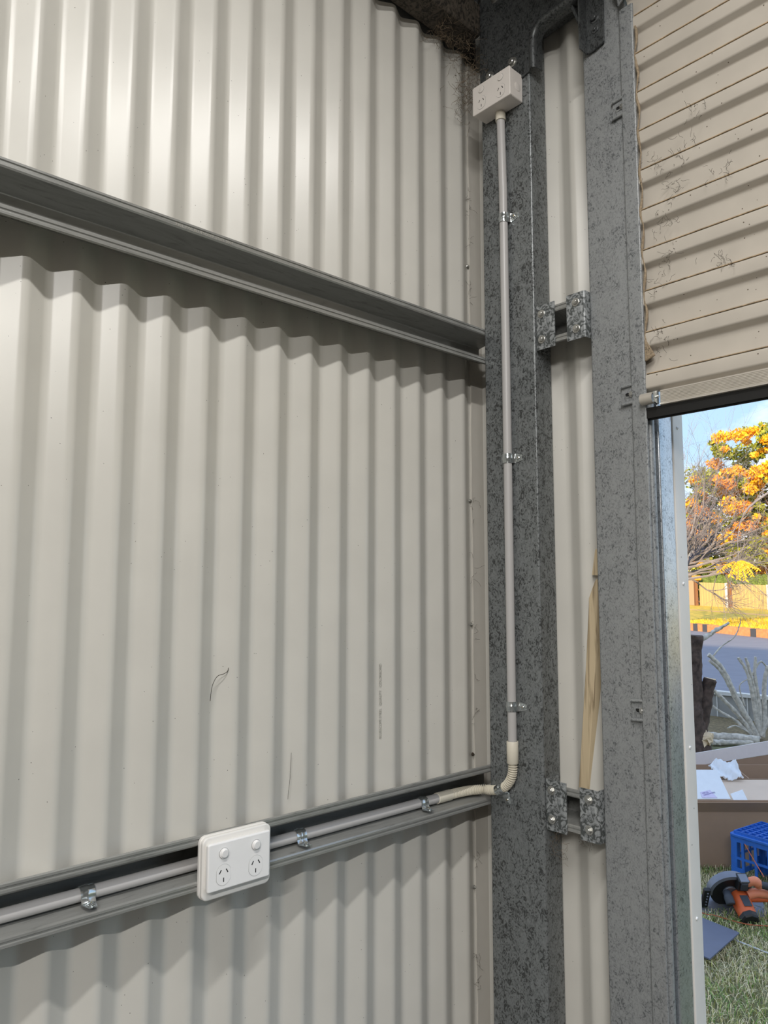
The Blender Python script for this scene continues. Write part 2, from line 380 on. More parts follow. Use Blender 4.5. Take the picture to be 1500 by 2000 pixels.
lipm.build('rolled_lip', 'galv_dull', kn, smooth=60, solid=.0016)
for x, z in ((-1.0383, 1.2707), (-1.1088, 1.2719), (-1.0888, 1.4712)):
    bolt((x, YC-.0045, z), .0085, .007, kn, wr=.0125)
# purlin end cleat beside the column
pc = empty('purlin_cleat', (-1.17, YC-.008, 1.41), 'dark steel plate with two bolts fixing the eave purlin to the column', 'cleat')
MB().prism([(-1.20, 1.412), (-1.141, 1.40), (-1.141, 1.50), (-1.20, 1.50)], 'y', YC-.012, YC-.009).build('plate', 'galv_dull', pc)
for z in (1.486, 1.4387): bolt((-1.1492, YC-.012, z), .006, .005, pc, wr=.0085)
# post head bracket with a curved gusset edge
hb = empty('post_head_bracket', (-.823, 1.375, 1.19), 'dark slotted steel bracket fixing the door post head under the rafter', 'bracket')
MB().prism(rounded([(-.845, 1.36), (-.845, 1.192), (-.838, 1.190), (-.803, 1.197), (-.800, 1.36)], .006, 3, True), 'y', 1.372, 1.3765).build('plate', 'galv_dull', hb, bevel=.0008)
arc = [(-.892, 1.372, 1.36), (-.877, 1.371, 1.325), (-.864, 1.370, 1.29), (-.855, 1.370, 1.262), (-.848, 1.370, 1.236)]
ga = MB()
for p, q in zip(arc[:-1], arc[1:]):
    ga.hexa([(p[0]-.003, p[1]-.008, p[2]), (p[0]+.003, p[1]-.008, p[2]), (p[0]+.003, p[1]+.02, p[2]), (p[0]-.003, p[1]+.02, p[2]), (q[0]-.003, q[1]-.008, q[2]), (q[0]+.003, q[1]-.008, q[2]), (q[0]+.003, q[1]+.02, q[2]), (q[0]-.003, q[1]+.02, q[2])])
ga.build('gusset', 'galv_dull', hb)
MB().prism([(-.848, 1.30), (-.848, 1.192), (-.845, 1.192), (-.845, 1.36)], 'y', 1.345, 1.3765).build('flange', 'galv_dull', hb)
bolt((-.8236, 1.372, 1.2648), .0075, .006, hb, wr=.011, mat='galv_dull'); bolt((-.8236, 1.372, 1.238), .004, .003, hb, wr=.009, mat='galv_dull')

# ------------------------------------------------------------------ girt cleats (four angles, two bolts each)
def cleat(x0, x1, zc, leg_at, label):
    c = empty('girt_cleat', ((x0+x1)/2, 1.362, zc-.052), label, 'cleat', 'angle cleats holding the short girts')
    if leg_at == 'left': poly = [(x0+.0005, 1.41), (x0+.0005, 1.3625), (x1, 1.3625)]
    else: poly = [(x0, 1.3625), (x1-.0005, 1.3625), (x1-.0005, 1.41)]
    MB().strip(rounded(poly, .004, 4), 'z', zc-.052, zc+.052, 1).build('angle', 'galv_cleat', c, smooth=30, solid=.0022)
    bx = x0+.016 if leg_at == 'left' else x1-.022
    for dz in (.031, -.029): bolt((bx, 1.3613, zc+dz), .0062, .0055, c, wr=.0095)
    return c
cleat(-.991, -.940, .5925, 'left', 'upper galvanised cleat on the corner column side with two bolts')
cleat(-.908, -.862, .5935, 'right', 'upper galvanised cleat on the door post side with two bolts')
cleat(-.991, -.938, -.460, 'left', 'lower galvanised cleat on the corner column side below the timber stick')
cleat(-.905, -.862, -.461, 'right', 'lower galvanised cleat on the door post side at the foot of the timber stick')

# ------------------------------------------------------------------ roller door, guide, jamb trim
door = empty('roller_door', (.64, 1.385, .34), 'beige ribbed roller door curtain raised above the opening', 'roller door')
PD = .0870
def curtain_profile(z0, z1):
    """(y, z): rib face proud toward the room"""
    out = []; k = math.floor((z0-.436)/PD)-1
    while .436+k*PD < z1+PD:
        zt = .436+k*PD                       # thin crease at the top of a rib
        out += [(1.386, zt-PD+.0), (1.376, zt-PD-.004+.0)] if False else []
        out += [(1.3735, zt-.0330), (1.3735, zt-.0065), (1.3870, zt-.0005), (1.3870, zt+PD-.0415)]
        k += 1
    out = [(y, z) for y, z in out]
    out.sort(key=lambda p: p[1])
    return rounded([p for p in out if z0 <= p[1] <= z1], .003, 3)
cp = curtain_profile(.385, 1.275)+[(1.352, 1.335), (1.329, 1.45), (1.3235, 1.56)]
MB().strip([(y, z) for y, z in cp], 'x', -.752, 2.03, 1).build('curtain', 'door_paint', door, smooth=35, solid=.0008)
for k in range(10):
    zt_ = .436+k*PD; MB().box((-.731, 1.3733, zt_-.0042), (2.0, 1.3790, zt_-.0026)).build('dust_line', 'dust', door)
roll = MB(); nseg = 96; sp = []
for k in range(nseg*2+1):
    a = 2*math.pi*k/nseg; r = .165+.004*k/nseg+.005*(1 if (k//4) % 2 else 0); sp.append((1.150+r*math.cos(a), 1.56+r*math.sin(a)))
roll.strip(sp, 'x', -.745, 2.02, 1).build('curtain_roll', 'door_paint', door, smooth=20, solid=.0008)
br = MB(); prof = [(1.3705, .3925)]
for k in range(9):
    z = .391-k*.0028; prof += [(1.3705, z), (1.3697, z-.0008), (1.3697, z-.0016), (1.3705, z-.0022)]
prof += [(1.3675, .366), (1.3665, .3625), (1.372, .3615), (1.392, .3615), (1.392, .3925)]
br.prism(prof, 'x', -.702, 2.0).build('bottom_rail', 'aluminium', door)
for k, (yy, dz) in enumerate(((1.3725, .021), (1.3785, .024), (1.3845, .022), (1.3905, .018))):
    MB().box((-.735, yy, .3615-dz), (2.0, yy+.0032, .362)).build('rubber_fin', 'rubber', door)
MB().box((-.735, 1.372, .357), (2.0, 1.394, .3612)).build('seal_carrier', 'rubber', door)
lk = MB().strip([(1.364+.011*math.cos(a), .378+.011*math.sin(a)) for a in [math.pi*(.35+1.3*k/10) for k in range(11)]], 'x', -.738, -.712, 1)
ek = lk.build('end_lock', 'aluminium', door, smooth=40, solid=.0016)
MB().prism(rounded([(1.3545, .367), (1.3545, .389), (1.371, .394), (1.371, .364)], .003, 3, True), 'x', -.709, -.7055).build('lock_plate', 'zinc', ek)
bolt((-.7055, 1.363, .379), .003, .004, ek, name='lock_pin', rot=ROT_PX)
def guide(mirror=False):
    sg = -1 if mirror else 1; off = 1.27 if mirror else 0
    T = lambda x: off-(x-(0))*1+0 if False else x
    f = (lambda x: 1.285-(x+.0)) if mirror else (lambda x: x)
    lab = 'galvanised roller door guide channel on the far side of the opening' if mirror else 'galvanised roller door guide channel with brown felt edge'
    g = empty('door_guide', (f(-.75), 1.39, GR), lab, 'door guide')
    P = rounded([(-.733, 1.3745), (-.7345, 1.3715), (-.763, 1.3715), (-.765, 1.374), (-.765, 1.402), (-.748, 1.404)], .0015, 3)
    MB().strip([(f(x), y) for x, y in P], 'z', GR+.02, 1.245, 1).build('channel', 'galv_jamb', g, smooth=30, solid=.0014)
    # rear leg with rolled bead, then the outer jamb angle
    Q = [(f(-.748), 1.404)]+[(f(-.7425+.0078*math.cos(a)), 1.4015+.0078*math.sin(a)) for a in [math.radians(150-270*k/14) for k in range(15)]]
    MB().strip(Q, 'z', GR+.02, .95, 1).build('rolled_bead', 'galv_jamb', g, smooth=50, solid=.0012)
    R_ = rounded([(f(-.775), 1.412), (f(-.775), 1.4265), (f(-.7385), 1.4285), (f(-.7372), 1.437), (f(-.7372), 1.4815), (f(-.757), 1.4815)], .003, 3)
    MB().strip(R_, 'z', GR+.02, 1.2, 1).build('jamb_angle', 'galv_guide', g, smooth=35, solid=.0014)
    return g, f
gd, _ = guide()
MB().prism(rounded([(-.775, 1.29), (-.760, 1.262), (-.760, 1.245), (-.742, 1.262), (-.742, 1.30)], .004, 3, True), 'y', 1.360, 1.3625).build('flared_mouth', 'galv_jamb', gd)
# felt edge: a loose brown wool strip
fe = MB(); rng = random.Random(3); pts = []
for k in range(66):
    z = 1.19-k*.0111; t = (1.19-z)/PD*2*math.pi
    pts.append((-.7285+.0026*math.sin(t)+rng.uniform(-.0008, .0008), 1.3735, z))
fe.tube(pts, [.0022+.0009*math.sin(k*.9) for k in range(66)], 7)
fe.build('felt_edge', 'felt', gd, smooth=60)
MB().hexa([(-.733,1.371,.458),(-.7105,1.371,.466),(-.7105,1.376,.466),(-.733,1.376,.458),(-.733,1.372,.505),(-.729,1.372,.503),(-.729,1.376,.503),(-.733,1.376,.505)]).build('felt_end', 'felt', gd, bevel=.002)
def guide_cleat(z, label):
    c = empty('guide_clip', (-.775, 1.379, z-.02), label, 'clip', 'pressed clips holding the door guide')
    MB().box((-.789, 1.3765, z-.020), (-.760, 1.3795, z+.020)).build('plate', 'galv_jamb', c, bevel=.0008)
    for dz in (.0185, -.0185):
        MB().tube([(-.7895, 1.3745, z+dz-.001), (-.760, 1.3745, z+dz+.001)], .0034, 10).build('ridge', 'galv_jamb', c, smooth=40)
    sl = rrect(.017, .013, .0062, 6, (-.7745, z)); n = len(sl)
    s2 = rrect(.011, .007, .0032, 6, (-.7745, z))
    MB().add([(x, 1.3755, q) for x, q in sl]+[(x, 1.3745, q) for x, q in s2], [(i, (i+1) % n, n+(i+1) % n, n+i) for i in range(n)]).build('slot_rim', 'galv_jamb', c, smooth=60)
    MB().prism(s2, 'y', 1.3761, 1.3767).build('slot', 'slot_black', c)
    bolt((-.766, 1.3755, z), .0042, .004, c, wr=.0065)
guide_cleat(1.028, 'pressed metal clip on the door post near the top of the roller door')
guide_cleat(.398, 'pressed metal clip on the door post level with the door bottom rail')
guide_cleat(-.239, 'pressed metal clip on the door post below eye level beside the timber stick')
# beige jamb flashing outside
jt = tag(empty('trim_2', (-.745, 1.505, GR)), kind='structure')
MB().strip(rounded([(-.79, 1.4845), (-.7365, 1.4845), (-.7355, 1.486), (-.7355, 1.528), (-.80, 1.5285)], .002, 3), 'z', GR+.01, .9, 1).build('flashing', 'jamb_trim', jt, smooth=30, solid=.001)
for z in (.3406, .0105, -.3219, -.6541, -.99):
    MB().lathe([(.0036, 0), (.0034, .001), (.002, .0022)], 14).xf(Matrix.Translation((-.735, 1.503, z)) @ ROT_PX).build('rivet', 'white_plastic', jt, smooth=50)
    MB().lathe([(.0009, 0), (.0009, .0026)], 8).xf(Matrix.Translation((-.735, 1.503, z)) @ ROT_PX).build('rivet_pin', 'groove_grey', jt)
# far side of the opening
guide(True)
tag(MB().box((2.02, 1.4845, GR+.01), (2.08, 1.528, .9)).build('trim_3', 'jamb_trim'), kind='structure')
jb2 = empty('door_post', (2.10, 1.41, GR), 'galvanised door post on the far side of the opening', 'post')
MB().strip(csec(2.04, 2.145, 1.380, .062), 'z', GR+.02, 1.40, 1).build('section', 'galv_jamb', jb2, smooth=30, solid=.0016, soff=-1)

# ------------------------------------------------------------------ sheet screws along the corner
for z, lb in ((.8252, 'uppermost'), (.2174, 'second from the top'), (-.088, 'third from the top'), (-.3967, 'just above the lower girt'), (-.7019, 'below the lower girt')):
    b = hexhead(.0030, .004, .0042, .001).xf(Matrix.Translation((XC-DEP+.001, 1.3865, z)) @ ROT_PX)
    tag(b.build('sheet_screw', 'twig' if z == -.3967 else 'bolt_steel', smooth=30), 'small screw tip on the side wall beside the corner, '+lb, 'screw', 'screws along the corner flashing')

# ------------------------------------------------------------------ power outlets
def socket_face(parent, plate, W_, H_, gap, switch_up, scale=1.0, proud=.0045):
    """local frame: x right, z up, y = -outward; plate front at y = 0. two switches above two three-pin sockets"""
    for sx in (-gap, gap):
        sw = MB(); o1 = [(sx+.0088*math.cos(2*math.pi*k/28), switch_up+.0088*math.sin(2*math.pi*k/28)) for k in range(28)]
        sw.prism(o1, 'y', -.0003, .0002)
        so_ = sw.build('switch_ring', 'groove_grey', parent, local=True)
        s3 = MB().lathe([(.0082, 0), (.0082, .0011), (.0078, .0014)], 28).xf(Matrix.Translation((sx, 0, switch_up)) @ ROT_MY).build('switch_base', plate, parent, local=True, smooth=30)
        rk = MB(); oval = rrect(.0118, .0150, .0057, 6, (sx, switch_up)); ov2 = rrect(.0112, .0128, .0055, 6, (sx, switch_up+.0004)); n = len(oval)
        rk.add([(x, -.001, z) for x, z in oval]+[(x, -proud-(z-switch_up)*.10, z) for x, z in ov2], [(i, (i+1) % n, n+(i+1) % n, n+i) for i in range(n)]+[tuple(range(n, 2*n))])
        rk.build('rocker', plate, parent, local=True, smooth=30, bevel=.0006)
        zc = switch_up-.0335
        shp = []
        for k in range(40):
            a = 2*math.pi*k/40; x = .0148*math.cos(a); z = .0168*math.sin(a); x = max(-.0134, min(.0134, x)); shp.append((sx+x, zc+z))
        MB().prism(shp, 'y', -.00025, .0002).build('socket_outline', 'groove_grey', parent, local=True)
        sk = MB().prism([((x-sx)*.975+sx, (z-zc)*.975+zc) for x, z in shp], 'y', -.0006, .0002).build('socket', plate, parent, local=True)
        for px, pz, ang in ((-.0062, .0055, -30), (.0062, .0055, 30), (0, -.0078, 0)):
            s_ = MB().box((-.0009, -.00075, -.0034), (.0009, .0002, .0034)).xf(Matrix.Translation((sx+px, 0, zc+pz)) @ Matrix.Rotation(math.radians(-ang), 4, 'Y'))
            s_.build('pin_slot', 'slot_black', parent, local=True)
        ew = MB().lathe([(.0056, 0), (.0052, .0003)], 20).xf(Matrix.Translation((sx, -.0005, zc-.0078)) @ ROT_MY)
# upper outlet: deep surface box on the column, facing the room (-y)
box = empty('power_outlet', (-1.150, YC-.0505, 1.2595), 'white double power outlet in a deep box at the top of the column', 'power outlet')
bx0, bx1, bz0, bz1 = -1.1275, -1.0115, 1.153, 1.2275
box.location = ((bx0+bx1)/2, YC-.050, (bz0+bz1)/2+H)
W2, H2 = .116, .0735
MB().prism(rrect(W2-.002, H2-.002, .004), 'y', .008, .0485).build('back_box', 'box_plastic', box, local=True, smooth=30, bevel=.0008)
MB().prism(rrect(W2, H2, .004), 'y', 0, .0078).build('face_plate', 'box_plastic', box, local=True, smooth=30, bevel=.0016, segs=3)
socket_face(box, 'box_plastic', W2, H2, .0295, .0205, proud=.0017)
MB().lathe([(.0105, 0), (.0105, .0006), (.0095, .001)], 24).xf(Matrix.Translation((W2/2-.001, .030, -.004)) @ ROT_PX).build('knockout', 'box_plastic', box, local=True, smooth=30)
# lower outlet: flat plate on a stepped mounting block over the girt, facing +x
lo = empty('power_outlet', (-1.112, .6815, -.4505), 'white double power outlet on a stepped block across the lower girt', 'power outlet')
lo.rotation_euler = (0, 0, math.radians(90))          # local x -> world +y, local y -> world -x
MB().prism(rrect(.132, .1005, .012, 7, (.0035, -.0045)), 'y', .0215, .0295).build('mounting_block', 'white_block', lo, local=True, smooth=30, bevel=.0018, segs=3)
MB().prism(rrect(.1300, .0985, .011, 7, (.0035, -.0045)), 'y', .0195, .0216).build('block_groove', 'groove_grey', lo, local=True) if False else None
MB().prism(rrect(.128, .0965, .010, 7, (.003, -.0042)), 'y', .0205, .0222).build('block_joint', 'white_block', lo, local=True)
MB().prism(rrect(.1305, .0990, .011, 7, (.003, -.0042)), 'y', .0125, .0208).build('block_lid', 'white_block', lo, local=True, smooth=30, bevel=.002, segs=3)
MB().prism(rrect(.114, .0725, .004, 5, (0, 0)), 'y', .006, .0128).build('plate_skirt', 'white_block', lo, local=True, smooth=30, bevel=.001)
MB().prism(rrect(.118, .0755, .0035, 5), 'y', 0, .0075).build('face_plate', 'white_plastic', lo, local=True, smooth=30, bevel=.0022, segs=3)
socket_face(lo, 'white_plastic', .118, .0755, .0305, .0195, proud=.0052)

# ------------------------------------------------------------------ conduit run
RC = .0100
CX = -1.0675; CY = YC-.0115
vc = empty('conduit_pipe', (CX, CY, -.3383), 'vertical grey conduit pipe clipped to the corner column', 'conduit')
MB().tube([(CX-.004, CY, 1.140), (CX, CY, .95), (CX+.001, CY, .3), (CX+.0015, CY, -.34)], RC, 24).build('pipe', 'conduit_grey', vc, smooth=40)
ad = tag(MB().lathe([(.0118, -.0215), (.0126, -.021), (.0126, -.004), (.0118, -.003), (.0118, .0)], 24, (CX-.004, CY-.0, 1.1535)).build('conduit_adaptor', 'conduit_fitting', smooth=40), 'cream conduit adaptor under the upper power outlet box', 'conduit fitting')
cpl = empty('conduit_coupling', (CX+.0015, CY, -.386), 'cream coupling sleeve joining vertical pipe to corrugated conduit', 'conduit fitting')
MB().lathe([(.0124, 0), (.0130, .0008), (.0130, .047), (.0124, .048), (.0112, .048), (.0108, .046)], 28).build('sleeve', 'conduit_fitting', cpl, local=True, smooth=40)
# corrugated flexible conduit sweeping into the girt
ctrl = [Vector(p) for p in ((CX+.0015, CY, -.380), (CX+.0012, CY, -.400), (CX-.004, CY, -.420), (CX-.018, CY, -.438), (CX-.036, CY, -.449), (CX-.056, CY-.001, -.4545), (-1.146, CY-.006, -.4568), (-1.160, CY-.030, -.4565), (-1.167, CY-.064, -.4568), (-1.1690, CY-.095, -.4572))]
def catmull(P, per=16):
    out = []
    for i in range(len(P)-1):
        p0 = P[max(0, i-1)]; p1 = P[i]; p2 = P[i+1]; p3 = P[min(len(P)-1, i+2)]
        for k in range(per):
            t = k/per; out.append(.5*((2*p1)+(p2-p0)*t+(2*p0-5*p1+4*p2-p3)*t*t+(3*p1-p0-3*p2+p3)*t**3))
    out.append(P[-1]); return out
path = catmull(ctrl, 40); d = 0; pts = [path[0]]; step = .00094
for a, b in zip(path[:-1], path[1:]):
    while d+(b-a).length >= step:
        a = a+(b-a).normalized()*(step-d); pts.append(a.copy()); d = 0
    d += (b-a).length
rr = [(.0066, .0070, .0106, .0108, .0100)[k % 5] for k in range(len(pts))]
tag(MB().tube(pts, rr, 20).build('flexible_conduit', 'conduit_fitting', smooth=30), 'cream corrugated flexible conduit bending from column into lower girt', 'conduit')
HX, HZ = -1.1695, -.4575
hcp = empty('conduit_pipe', (HX, 0, HZ-RC), 'horizontal grey conduit pipe lying inside the lower girt', 'conduit')
MB().tube([(HX, -1.6, HZ), (HX, 1.236, HZ)], RC, 24).build('pipe', 'conduit_grey', hcp, smooth=40)
hc2 = tag(MB().tube([(HX, 1.210, HZ), (HX, 1.2105, HZ), (HX, 1.2535, HZ), (HX, 1.254, HZ)], [.0112, .0118, .0118, .0112], 24).build('conduit_coupling', 'conduit_fitting', smooth=40), 'cream coupling sleeve inside the lower girt before the corrugated bend', 'conduit fitting')
def saddle(name_label, loc, rot, tab=.0235):
    """local: pipe along z at origin, seat plane y=+RC+.0015 (away from viewer -y), tab to +x"""
    s = empty('conduit_clip', loc, name_label, 'clip', 'steel half-saddle conduit clips'); s.rotation_euler = rot
    r = RC+.0012; seat = .0115; hw = .0108; prof = [(-r*.75, seat-.001)]
    prof += [(r*math.cos(a), -r*math.sin(a)) for a in [math.radians(200-220*k/16) for k in range(17)]]
    prof += [(r*.98+.002, seat-.0025), (r+.004, seat-.0008), (r+tab, seat-.0008)]
    b = MB(); n = len(prof); vv = []; zs = [-hw, -.0036, -.0016, .0016, .0036, hw]; bump = [0, 0, .0010, .0010, 0, 0]
    for z, q in zip(zs, bump):
        for i, (x, y) in enumerate(prof):
            L_ = math.hypot(x, y) if i < n-3 else 1
            hz = z
            if i == n-1: hz = z*.55
            vv.append((x*(1+q/L_) if i < n-3 else x, (y*(1+q/L_) if i < n-3 else y-q), hz))
    b.add(vv, [(j*n+i, j*n+i+1, (j+1)*n+i+1, (j+1)*n+i) for j in range(5) for i in range(n-1)])
    b.build('strap', 'zinc', s, local=True, smooth=35, solid=.0012)
    sc = MB().lathe([(.0062, 0), (.0060, .0010), (.0042, .0016), (.0040, .0030), (.0028, .0040)], 18).xf(Matrix.Translation((r+tab*.58, seat-.0014, 0)) @ ROT_MY)
    so_ = sc.build('screw', 'zinc', s, local=True, smooth=40)
    cr = MB().box((-.0017, -.0058, -.0005), (.0017, -.0030, .0005)).box((-.0005, -.0058, -.0017), (.0005, -.0030, .0017)).xf(Matrix.Translation((r+tab*.58, seat, 0)))
    cr.build('screw_recess', 'zinc_gold', so_, local=True)
    return s
for z, lb in ((.8819, 'top'), (.2989, 'middle'), (-.262, 'bottom')):
    saddle('zinc half-saddle clip, the %s one of three on the vertical conduit' % lb, (CX+.0005, CY, z), (0, 0, 0))
saddle('zinc half-saddle clip slanting across the corrugated bend at the column', (CX-.0335, CY, -.4480), (0, math.radians(62), 0), tab=.0245)
for y, lb in ((.4497, 'left of the lower outlet'), (.8415, 'just right of the lower outlet'), (1.1638, 'near the corrugated bend')):
    # pipe along y, seat below (-z), tab toward the room (+x)
    s = saddle('zinc half-saddle clip on the horizontal conduit '+lb, (HX, y, HZ), (math.radians(-90), 0, 0), tab=.0215)

# ------------------------------------------------------------------ timber stick behind the door post
tk = empty('timber_stick', (-.934, 1.43, -.425), 'split raw timber stick standing behind the door post', 'stick')
st = MB()
rings = [(-.43, -.9485, -.9195), (-.165, -.9225, -.8925), (-.05, -.9125, -.884), (-.02, -.9105, -.882), (.012, -.8965, -.882), (.02, -.892, -.882)]
vv = []
for z, xa, xb in rings: vv += [(xa, 1.4235, z), (xb-.006, 1.4215, z), (xb, 1.440, z), (xa+.002, 1.442, z)]
st.add(vv, [(k*4+i, k*4+(i+1) % 4, (k+1)*4+(i+1) % 4, (k+1)*4+i) for k in range(len(rings)-1) for i in range(4)]+[(3, 2, 1, 0), tuple(len(vv)-4+i for i in range(4))])
st.build('shaft', 'raw_timber', tk, bevel=.001)
MB().hexa([(-.9015,1.424,.030),(-.884,1.424,.028),(-.884,1.438,.028),(-.9015,1.438,.030),(-.8925,1.425,.085),(-.884,1.425,.088),(-.884,1.438,.088),(-.8925,1.438,.085)]).build('split_tip', 'raw_timber', tk)

# ------------------------------------------------------------------ faint print and stray strands
def text_mesh(body, size, mat, name, parent, mtx, shear=0):
    cu = bpy.data.curves.new(name, 'FONT'); cu.body = body; cu.size = size; cu.extrude = .00005; cu.align_x = 'LEFT'; cu.space_line = .9
    t = bpy.data.objects.new(name, cu); C.objects.link(t)
    me = bpy.data.meshes.new_from_object(t.evaluated_get(bpy.context.evaluated_depsgraph_get())); C.objects.unlink(t); bpy.data.objects.remove(t)
    o = bpy.data.objects.new(name, me); me.name = name; C.objects.link(o); me.materials.clear(); me.materials.append(M[mat])
    if parent is not None:
        me.transform(Matrix.Translation(-(wloc(parent)-Vector((0,0,H)))) @ mtx); o.parent = parent
    else: me.transform(mtx); o.location = (0, 0, H)
    return o
def basis(px, py, pos): # text x axis, text y axis -> world
    px = Vector(px).normalized(); py = Vector(py).normalized(); pz = px.cross(py)
    m = Matrix((px, py, pz)).transposed().to_4x4(); m.translation = pos; return m
# printed maker's line running up one sheet facet, and on the upper girt lip
for z0, body in ((-.32, 'BLUESCOPE STEEL   QUALITY   COLORBOND'),):
    fy = 1.0026+.0785+.006
    text_mesh(body, .0078, 'ink', 'printed_text', wl, basis((0,0,1), (-SL*0-DEP, -SL, 0), (XC-DEP+(.006/SL)*DEP+.0022, fy+.001, z0)))
text_mesh('2201. EXC BLUESCOPE STEEL 0007', .0075, 'ink', 'printed_text', g1, basis((0,1,0), (0,0,1), (XL+.0024, .545, .6188)))
# cobwebs: tangles of thin strands
def strands(name, label, seeds, spread, n, seg, r, seed, mat='web', flat=None):
    rng = random.Random(seed); b = MB()
    for _ in range(n):
        p = Vector(rng.choice(seeds))+Vector([rng.gauss(0, s_) for s_ in spread]); d = Vector([rng.uniform(-1, 1)*(s_ > 0) for s_ in spread]); 
        if d.length == 0: d = Vector((0,0,1))
        d.normalize(); pts = [p.copy()]
        for _k in range(rng.randint(3, 6)):
            d = (d+Vector([rng.uniform(-.9, .9)*(s_ > 0) for s_ in spread])).normalized(); p = p+d*seg*rng.uniform(.4, 1.2); pts.append(p.copy())
        b.tube(pts, r, 3, False)
    return tag(b.build(name, mat), label, 'cobweb', kind='stuff')
strands('cobweb', 'brown dusty cobweb tangle in the top corner behind the upper outlet', [(-1.17, 1.32, 1.36), (-1.15, 1.34, 1.30), (-1.175, 1.33, 1.24), (-1.17, 1.25, 1.385)], (.016, .018, .03), 420, .008, .00035, 5)
strands('cobweb', 'brown debris and web strands stuck to the roller door curtain', [(-.70, 1.372, .86), (-.68, 1.372, .74), (-.66, 1.372, .80), (-.70, 1.372, .50), (-.57, 1.372, .62), (-.70, 1.372, .61), (-.60, 1.372, .93), (-.67, 1.372, .66), (-.64, 1.372, .86), (-.56, 1.372, .79)], (.014, .0012, .016), 190, .005, .0003, 6, 'twig')
strands('cobweb', 'pale web scraps hanging under the lower cleats', [(-.965, 1.366, -.525), (-.93, 1.40, -.53), (-.96, 1.37, -.56)], (.012, .006, .01), 40, .006, .0003, 8)
strands('cobweb', 'thin dark strands along the edge of the corner flashing', [(XC-DEP+.006, 1.3925, z) for z in (1.0, .9, .75, .2, .05, -.1, -.2, -.32, -.62, -.85, -.9)], (.001, .003, .02), 60, .006, .0003, 9, 'twig')
hair = [(XC-.004, .672+.0, -.2), (XC-.004, .675, -.175), (XC-.003, .684, -.158), (XC-.003, .698, -.154), (XC-.006, .708, -.148), (XC-.010, .711, -.128)]
tag(MB().tube(catmull([Vector(p) for p in hair], 5), .0006, 6).build('dry_stem', 'twig'), 'thin curled dark stem stuck to the middle of the side wall', 'stem')
tag(MB().tube([(XC-.004, .842, -.40), (XC-.0045, .847, -.36), (XC-.005, .8495, -.315)], .0004, 5).build('dry_stem', 'twig'), 'faint straight dark stem on the side wall above the lower outlet', 'stem')
#__EXTERIOR__
# ================================================================== outside
plain('grass_soil', lin((112,112,80)), rough=.95, var=.35, scale=18, bump=.5, bscale=90)
plain('asphalt', lin((128,130,142)), rough=.85, var=.06, scale=3, bump=.3, bscale=300)
plain('lawn_far', (.62,.44,.05), rough=.95, var=.28, scale=3.2, bump=.8, bscale=14)
plain('path_dirt', lin((214,170,110)), rough=.95, var=.1, scale=2)
plain('leaf_litter', lin((112,98,70)), rough=.95, var=.45, scale=40, bump=.6, bscale=120)
plain('brick_kerb', lin((206,138,94)), rough=.85, var=.2, scale=9)
plain('kerb_dark', lin((70,74,84)), rough=.8)
plain('concrete_wall', lin((150,148,142)), rough=.85, var=.15, scale=6)
plain('wall_cap', lin((208,206,200)), rough=.8, var=.05)
plain('fence_paint', (.56,.42,.19), rough=.7, var=.05)
plain('fence_post', lin((120,84,60)), rough=.8)
plain('white_post', lin((230,228,235)), rough=.6)
plain('pink_render', (.48,.36,.24), rough=.8)
plain('orange_paint', (.75,.30,.03), rough=.6)
plain('house_wall', lin((140,150,172)), rough=.8)
plain('house_roof', lin((110,112,118)), rough=.8)
plain('garage', lin((120,124,130)), rough=.7)
plain('hedge_leaf', (.10,.15,.03), rough=.8, var=.5, scale=8)
plain('leaf_yellow', (.80,.42,.02), rough=.6, var=.25, scale=1.5)
plain('leaf_orange', (.75,.30,.03), rough=.6, var=.25, scale=1.5)
plain('leaf_green', (.22,.26,.02), rough=.6, var=.35, scale=1.5)
plain('bark_grey', lin((122,120,128)), rough=.9, var=.15, scale=3)
plain('bark_dark', lin((84,68,60)), rough=.95, var=.45, scale=22, bump=1, bscale=60)
plain('bark_pale', lin((196,188,176)), rough=.9, var=.3, scale=30, bump=.6, bscale=120)
plain('cut_wood', lin((226,200,166)), rough=.8, var=.1)
plain('cardboard', lin((160,134,112)), rough=.85, var=.05, scale=8)
plain('cardboard_pale', lin((206,184,164)), rough=.85, var=.04, scale=8)
plain('white_board', lin((226,218,216)), rough=.7, var=.02)
plain('paper_white', lin((222,226,232)), rough=.7, var=.02)
plain('label_lilac', lin((206,198,226)), rough=.7)
plain('crate_blue', (.018,.125,.50), rough=.45, var=.12, scale=20)
plain('tool_orange', (.62,.115,.03), rough=.5, var=.06)
plain('tool_salmon', (.72,.24,.13), rough=.55, var=.05)
plain('tool_black', (.014,.015,.017), rough=.5)
plain('tool_grey', lin((120,124,136)), rough=.45, metal=.4)
plain('tool_rubber', lin((58,62,70)), rough=.65)
plain('dark_sheet', lin((92,98,118)), rough=.5, var=.06, scale=14)
plain('cord_orange', lin((176,92,60)), rough=.6)
plain('rod_zinc', lin((190,194,204)), rough=.4, metal=.4)
plain('grass_blade', lin((160,164,104)), rough=.8, var=.4, scale=25)
plain('grass_dry', lin((212,202,168)), rough=.85, var=.25, scale=25)
plain('grass_green', lin((112,148,72)), rough=.8, var=.3, scale=25)

